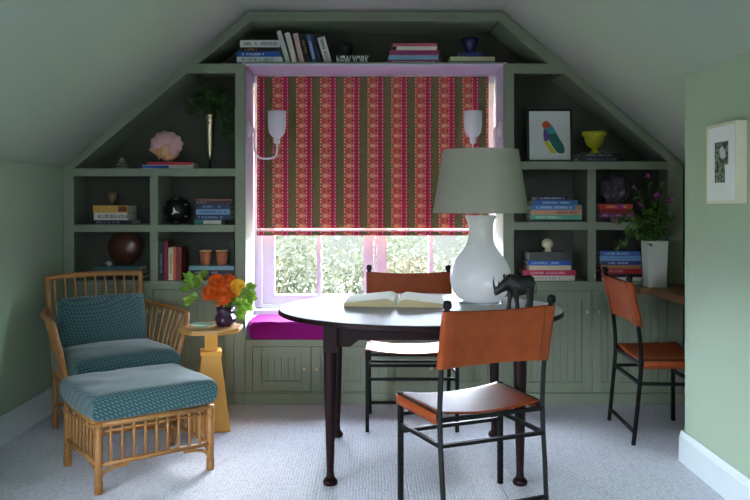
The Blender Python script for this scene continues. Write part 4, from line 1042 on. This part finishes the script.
for (px, py) in ((190, 281), (196, 279), (201, 283), (199, 288), (187, 292), (193, 300), (198, 296), (192, 289), (205, 277), (195, 284), (241, 300), (245, 296), (237, 305), (244, 304), (240, 293), (248, 298), (236, 312), (240, 309), (247, 290), (232, 302)):
    Yq = 4.40+rr.uniform(-.03, .05); e = Vector((PX(px, Yq), Yq, PZ(py, Yq)))-Vector(Pg.location)
    tube(bs, [(0, 0, 0), e*.5+Vector((0, 0, .015)), e], .0017, 6)
    for q in range(3):
        out = (e.normalized()+rv()*.9); out.y -= .2; leaf(bm, e, out, Vector((rr.uniform(-.4, .4), -1, .5)), rr.uniform(.045, .065), rr.uniform(.03, .046))
obj('leaves', bm, M_leafbright, Pg, recalc=False); obj('stems', bs, M_leafmid, Pg, smooth=True)
bm = B(); lathe(bm, [(.02, 0), (.024, .004), (.05, .012), (.07, .024), (.068, .026), (.045, .016), (.004, .008)], 32)
for v in bm.verts:
    a = math.atan2(v.co.y, v.co.x); f_ = 1+.08*math.cos(a*5)*v.co.z/.026; v.co.x *= f_; v.co.y *= f_*.8
o = obj('dish', bm, mat('pale_green_glaze', (190, 214, 190), .2, .1, 14, coat=.5), smooth=True, loc=(PX(202.5, 4.36), 4.36, zs_)); tag(o, 'small pale green leaf dish on the side table', 'dish')

# ------------------------------------------------------------------ rattan armchair
TH = math.atan2(.326, .434)
Ac = thing('armchair', 'rattan armchair with teal cushions in the left corner', 'armchair', (-1.345, 4.25, 0), TH)
def R_(name, pts, r_=.0085, P_=None, sm=True, n=8, m=None):
    bm = B(); tube(bm, pts, r_, 10, sm, n); return obj(name, bm, m or M_rattan, P_, smooth=True)
for s in (-1, 1):
    # front post curving outwards into the arm
    R_('leg', [(s*.285, 0, 0), (s*.29, 0, .2), (s*.30, 0, .36), (s*.335, -.005, .5), (s*.362, -.015, .61), (s*.366, -.0, .645)], .015, Ac)
    R_('leg', [(s*.25, .40, 0), (s*.25, .40, .3), (s*.262, .425, .55), (s*.275, .475, .845)], .015, Ac)
    arm_pts = [(s*.365, -.012, .645), (s*.362, .10, .657), (s*.35, .25, .66), (s*.315, .38, .667), (s*.275, .452, .68)]
    R_('arm_rail', arm_pts, .0135, Ac)
    ap_ = smooth_path(arm_pts, 8)
    for k in range(8):
        t_ = (k+.7)/8.6; top = ap_[int(t_*(len(ap_)-1))]
        yb_ = .02+.37*t_; b0 = Vector((s*(.30-.045*t_), yb_, .315))
        R_('arm_spindle', [b0, b0.lerp(top, .45)+Vector((s*-.022*(1-t_*.5), 0, 0)), top], .0065, Ac, n=5)
    R_('side_rail', [(s*.29, 0, .305), (s*.25, .40, .305)], .012, Ac, False)
    R_('side_rail', [(s*.288, 0, .13), (s*.25, .40, .13)], .009, Ac, False)
R_('front_rail', [(-.292, 0, .305), (.292, 0, .305)], .012, Ac, False)
R_('front_rail', [(-.288, 0, .13), (.288, 0, .13)], .009, Ac, False)
R_('back_rail', [(-.25, .40, .305), (.25, .40, .305)], .012, Ac, False)
R_('back_rail', [(-.25, .40, .13), (.25, .40, .13)], .009, Ac, False)
R_('top_rail', [(-.285, .475, .842), (-.15, .492, .852), (.15, .492, .852), (.285, .475, .842)], .0165, Ac)
for k in range(9):
    x = -.225+.45*k/8; R_('back_spindle', [(x*.95, .402, .31), (x, .43, .55), (x*1.04, .487, .846)], .0065, Ac, n=4)
bm = B(); box(bm, -.27, .27, .015, .39, .312, .325); obj('seat_deck', bm, M_rattan, Ac)
bm = B(); cushion(bm, .575, .52, .19, .26, 14, 34, Matrix.Translation((0, .13, .3255+.076)), bx=3.4); so = obj('seat_cushion', bm, M_teal, smooth=True)
so.location = Ac.location; so.rotation_euler.z = TH; tag(so, 'teal dashed-weave seat cushion on the rattan armchair', 'cushion')
bm = B(); cushion(bm, .505, .29, .17, .45, 6, 26); 
o = obj('back_cushion', bm, M_teal, smooth=True)
Mw = Matrix.Translation(Ac.location) @ Matrix.Rotation(TH, 4, 'Z') @ Matrix.Translation((-.005, .325, .60)) @ Matrix.Rotation(PI/2-.22, 4, 'X')
o.matrix_world = Mw; o.location = Mw.to_translation(); o.rotation_euler = Mw.to_euler(); tag(o, 'teal rectangular back cushion leaning in the rattan armchair', 'cushion')

# ------------------------------------------------------------------ ottoman
Ot = thing('ottoman', 'square rattan ottoman frame with spindles in front of the armchair', 'ottoman', (-1.116, 3.76, 0), TH)
hx, hy = .265, .232
for sx in (-1, 1):
    for sy in (-1, 1):
        lg = R_('leg', [(sx*hx, sy*hy, 0), (sx*hx, sy*hy, .31)], .0175, Ot, False)
        bm = B(); lathe(bm, [(.0178, .004), (.0195, .008), (.0195, .05), (.0178, .054)], 14, Matrix.Translation((sx*hx, sy*hy, 0)), cap=False); obj('wrapping', bm, M_wrap, lg, smooth=True)
        bm = B(); lathe(bm, [(.0178, .26), (.0192, .265), (.0192, .29), (.0178, .295)], 14, Matrix.Translation((sx*hx, sy*hy, 0)), cap=False); obj('wrapping', bm, M_wrap, lg, smooth=True)
        R_('brace', [(sx*hx, sy*hy*.97, .045), (sx*hx*.92, sy*hy, .085), (sx*hx*.75, sy*hy, .103), (sx*hx*.5, sy*hy, .108)], .0075, Ot)
        R_('brace', [(sx*hx*.99, sy*hy, .045), (sx*hx, sy*hy*.9, .085), (sx*hx, sy*hy*.72, .103), (sx*hx, sy*hy*.5, .108)], .0075, Ot)
for sy in (-1, 1):
    R_('rail', [(-hx, sy*hy, .30), (hx, sy*hy, .30)], .013, Ot, False); R_('rail', [(-hx, sy*hy, .125), (hx, sy*hy, .125)], .011, Ot, False)
    R_('rail', [(-hx, sy*hy, .27), (hx, sy*hy, .27)], .006, Ot, False)
    for k in range(9): x = -hx+2*hx*(k+1)/10; R_('spindle', [(x, sy*hy, .125), (x, sy*hy, .30)], .0068, Ot, False)
for sx in (-1, 1):
    R_('rail', [(sx*hx, -hy, .30), (sx*hx, hy, .30)], .013, Ot, False); R_('rail', [(sx*hx, -hy, .125), (sx*hx, hy, .125)], .011, Ot, False)
    R_('rail', [(sx*hx, -hy, .27), (sx*hx, hy, .27)], .006, Ot, False)
    for k in range(8): y = -hy+2*hy*(k+1)/9; R_('spindle', [(sx*hx, y, .125), (sx*hx, y, .30)], .0068, Ot, False)
bm = B(); box(bm, -hx+.01, hx-.01, -hy+.01, hy-.01, .303, .312); obj('deck', bm, M_rattan, Ot)
bm = B(); cushion(bm, .605, .53, .16, .16, 20, 36, bx=3.8)
o = obj('ottoman_cushion', bm, M_teal, smooth=True, loc=(-1.116, 3.76, .313+.064), rot=(0, 0, TH)); tag(o, 'thick teal dashed-weave box cushion on the rattan ottoman', 'cushion')

# ------------------------------------------------------------------ outdoors
tag(struct('ground', box(B(), -25, 25, YW+.2, 45, -3.1, -3.0), M_lawn), kind='structure')
def tree(label, x, y, h, rad, n, seed, lean=0):
    rr = random.Random(seed); P_ = thing('garden_tree', label, 'tree', (x, y, -3.0), 0, 'trees outside the window')
    bs = B(); tube(bs, [(0, 0, 0), (.1, 0, h*.3), (lean*.5, 0, h*.6), (lean, 0, h*.9)], lambda q: .11*(1-q)+.02, 8)
    tips = []
    for k in range(16):
        z = h*rr.uniform(.25, .85); a = rr.uniform(0, 2*PI); e = Vector((math.cos(a)*rad*rr.uniform(.5, 1), math.sin(a)*rad*.7, z+rr.uniform(.1, .8))); b0 = Vector((lean*z/h, 0, z*.85))
        tube(bs, [b0, b0.lerp(e, .5)+Vector((0, 0, .08)), e], lambda q: .03*(1-q)+.008, 6); tips += [b0.lerp(e, t_) for t_ in (.35, .55, .75, .9, 1)]
    obj('trunk', bs, M_bark, P_, smooth=True); bm = B()
    for i in range(n):
        c = rr.choice(tips)+Vector((rr.gauss(0, .25), rr.gauss(0, .25), rr.gauss(0, .22)))
        leaf(bm, c, Vector((rr.gauss(0, 1), rr.gauss(0, 1), rr.gauss(0, 1))), Vector((rr.gauss(0, .5), rr.gauss(0, .5), 1)), rr.uniform(.06, .11), rr.uniform(.03, .06))
    obj('leaves', bm, M_out, P_, recalc=False)
tree('leafy garden tree seen through the leftmost window panes', -1.3, 9.2, 3.9, .95, 6500, 1, .1)
tree('leafy garden tree seen through the panes left of the window centre', -.2, 13.2, 3.6, 1.25, 6500, 2, -.1)
tree('leafy garden tree seen behind the far chair back', 1.25, 9.3, 3.9, .95, 6500, 3, .15)
tree('leafy garden tree seen through the panes beside the lamp neck', 2.9, 13.4, 3.7, 1.25, 5500, 4)

tree('broad pale tree at the back of the garden behind the window centre', .95, 17.0, 3.7, 1.3, 6000, 6)
tree('broad pale tree at the back of the garden behind the left panes', -2.6, 16.5, 3.6, 1.3, 5000, 7)

# ------------------------------------------------------------------ light
w = bpy.data.worlds.new('World'); bpy.context.scene.world = w; w.use_nodes = True
wt = w.node_tree; bg = wt.nodes['Background']
tc = wt.nodes.new('ShaderNodeTexCoord'); sp = wt.nodes.new('ShaderNodeSeparateXYZ'); wt.links.new(tc.outputs['Generated'], sp.inputs[0])
cr = wt.nodes.new('ShaderNodeValToRGB'); wt.links.new(mnode(wt, 'ADD', mnode(wt, 'MULTIPLY', sp.outputs['Z'], .5), .5), cr.inputs[0])
cr.color_ramp.elements[0].position = .482; cr.color_ramp.elements[0].color = (.012, .013, .0125, 1)
cr.color_ramp.elements[1].position = .56; cr.color_ramp.elements[1].color = (.73, .85, 1.0, 1)
wt.links.new(cr.outputs[0], bg.inputs['Color']); bg.inputs['Strength'].default_value = 72.0
def area(name, loc, rot, sx, sy, power, col=(1, 1, 1), portal=False):
    l = bpy.data.lights.new(name, 'AREA'); l.shape = 'RECTANGLE'; l.size = sx; l.size_y = sy; l.energy = power; l.color = col
    if portal: l.cycles.is_portal = True
    o = bpy.data.objects.new(name, l); C.objects.link(o); o.location = loc; o.rotation_euler = rot; return o
area('window_portal', (.03, YW+.2, 1.3), (-PI/2, 0, 0), 1.6, 1.7, 1, portal=True)
area('rear_portal', (-.05, YB-.2, 1.4), (PI/2, 0, 0), .8, .6, 1, portal=True)
area('side_fill_light', (XL-.35, .95, 1.0), (0, -PI/2, 0), 1.0, 1.5, 74, (.92, .95, 1.0))  # added fill lamp outside the unseen left window
area('side_portal', (XL-.13, .95, .92), (0, -PI/2, 0), .95, 1.5, 1, portal=True)
sun = bpy.data.lights.new('sun', 'SUN'); sun.energy = 9; sun.angle = math.radians(22); sun.color = (1, .97, .92)
so_ = bpy.data.objects.new('sun', sun); C.objects.link(so_)
d = Vector((-.2, -1, -.42)); so_.rotation_euler = d.to_track_quat('-Z', 'Y').to_euler()

# ------------------------------------------------------------------ camera
cam = bpy.data.cameras.new('camera'); co = bpy.data.objects.new('camera', cam); C.objects.link(co)
cam.sensor_width = 36; cam.lens = F/750*36; cam.shift_x = (375-VX)/750; cam.shift_y = -(250-VY)/750
co.location = (0, 0, H); co.rotation_euler = (PI/2, 0, 0)
sc = bpy.context.scene; sc.camera = co
sc.view_settings.view_transform = 'Standard'; sc.view_settings.look = 'None'; sc.view_settings.exposure = 0; sc.view_settings.gamma = 1; sc.view_settings.use_curve_mapping = False
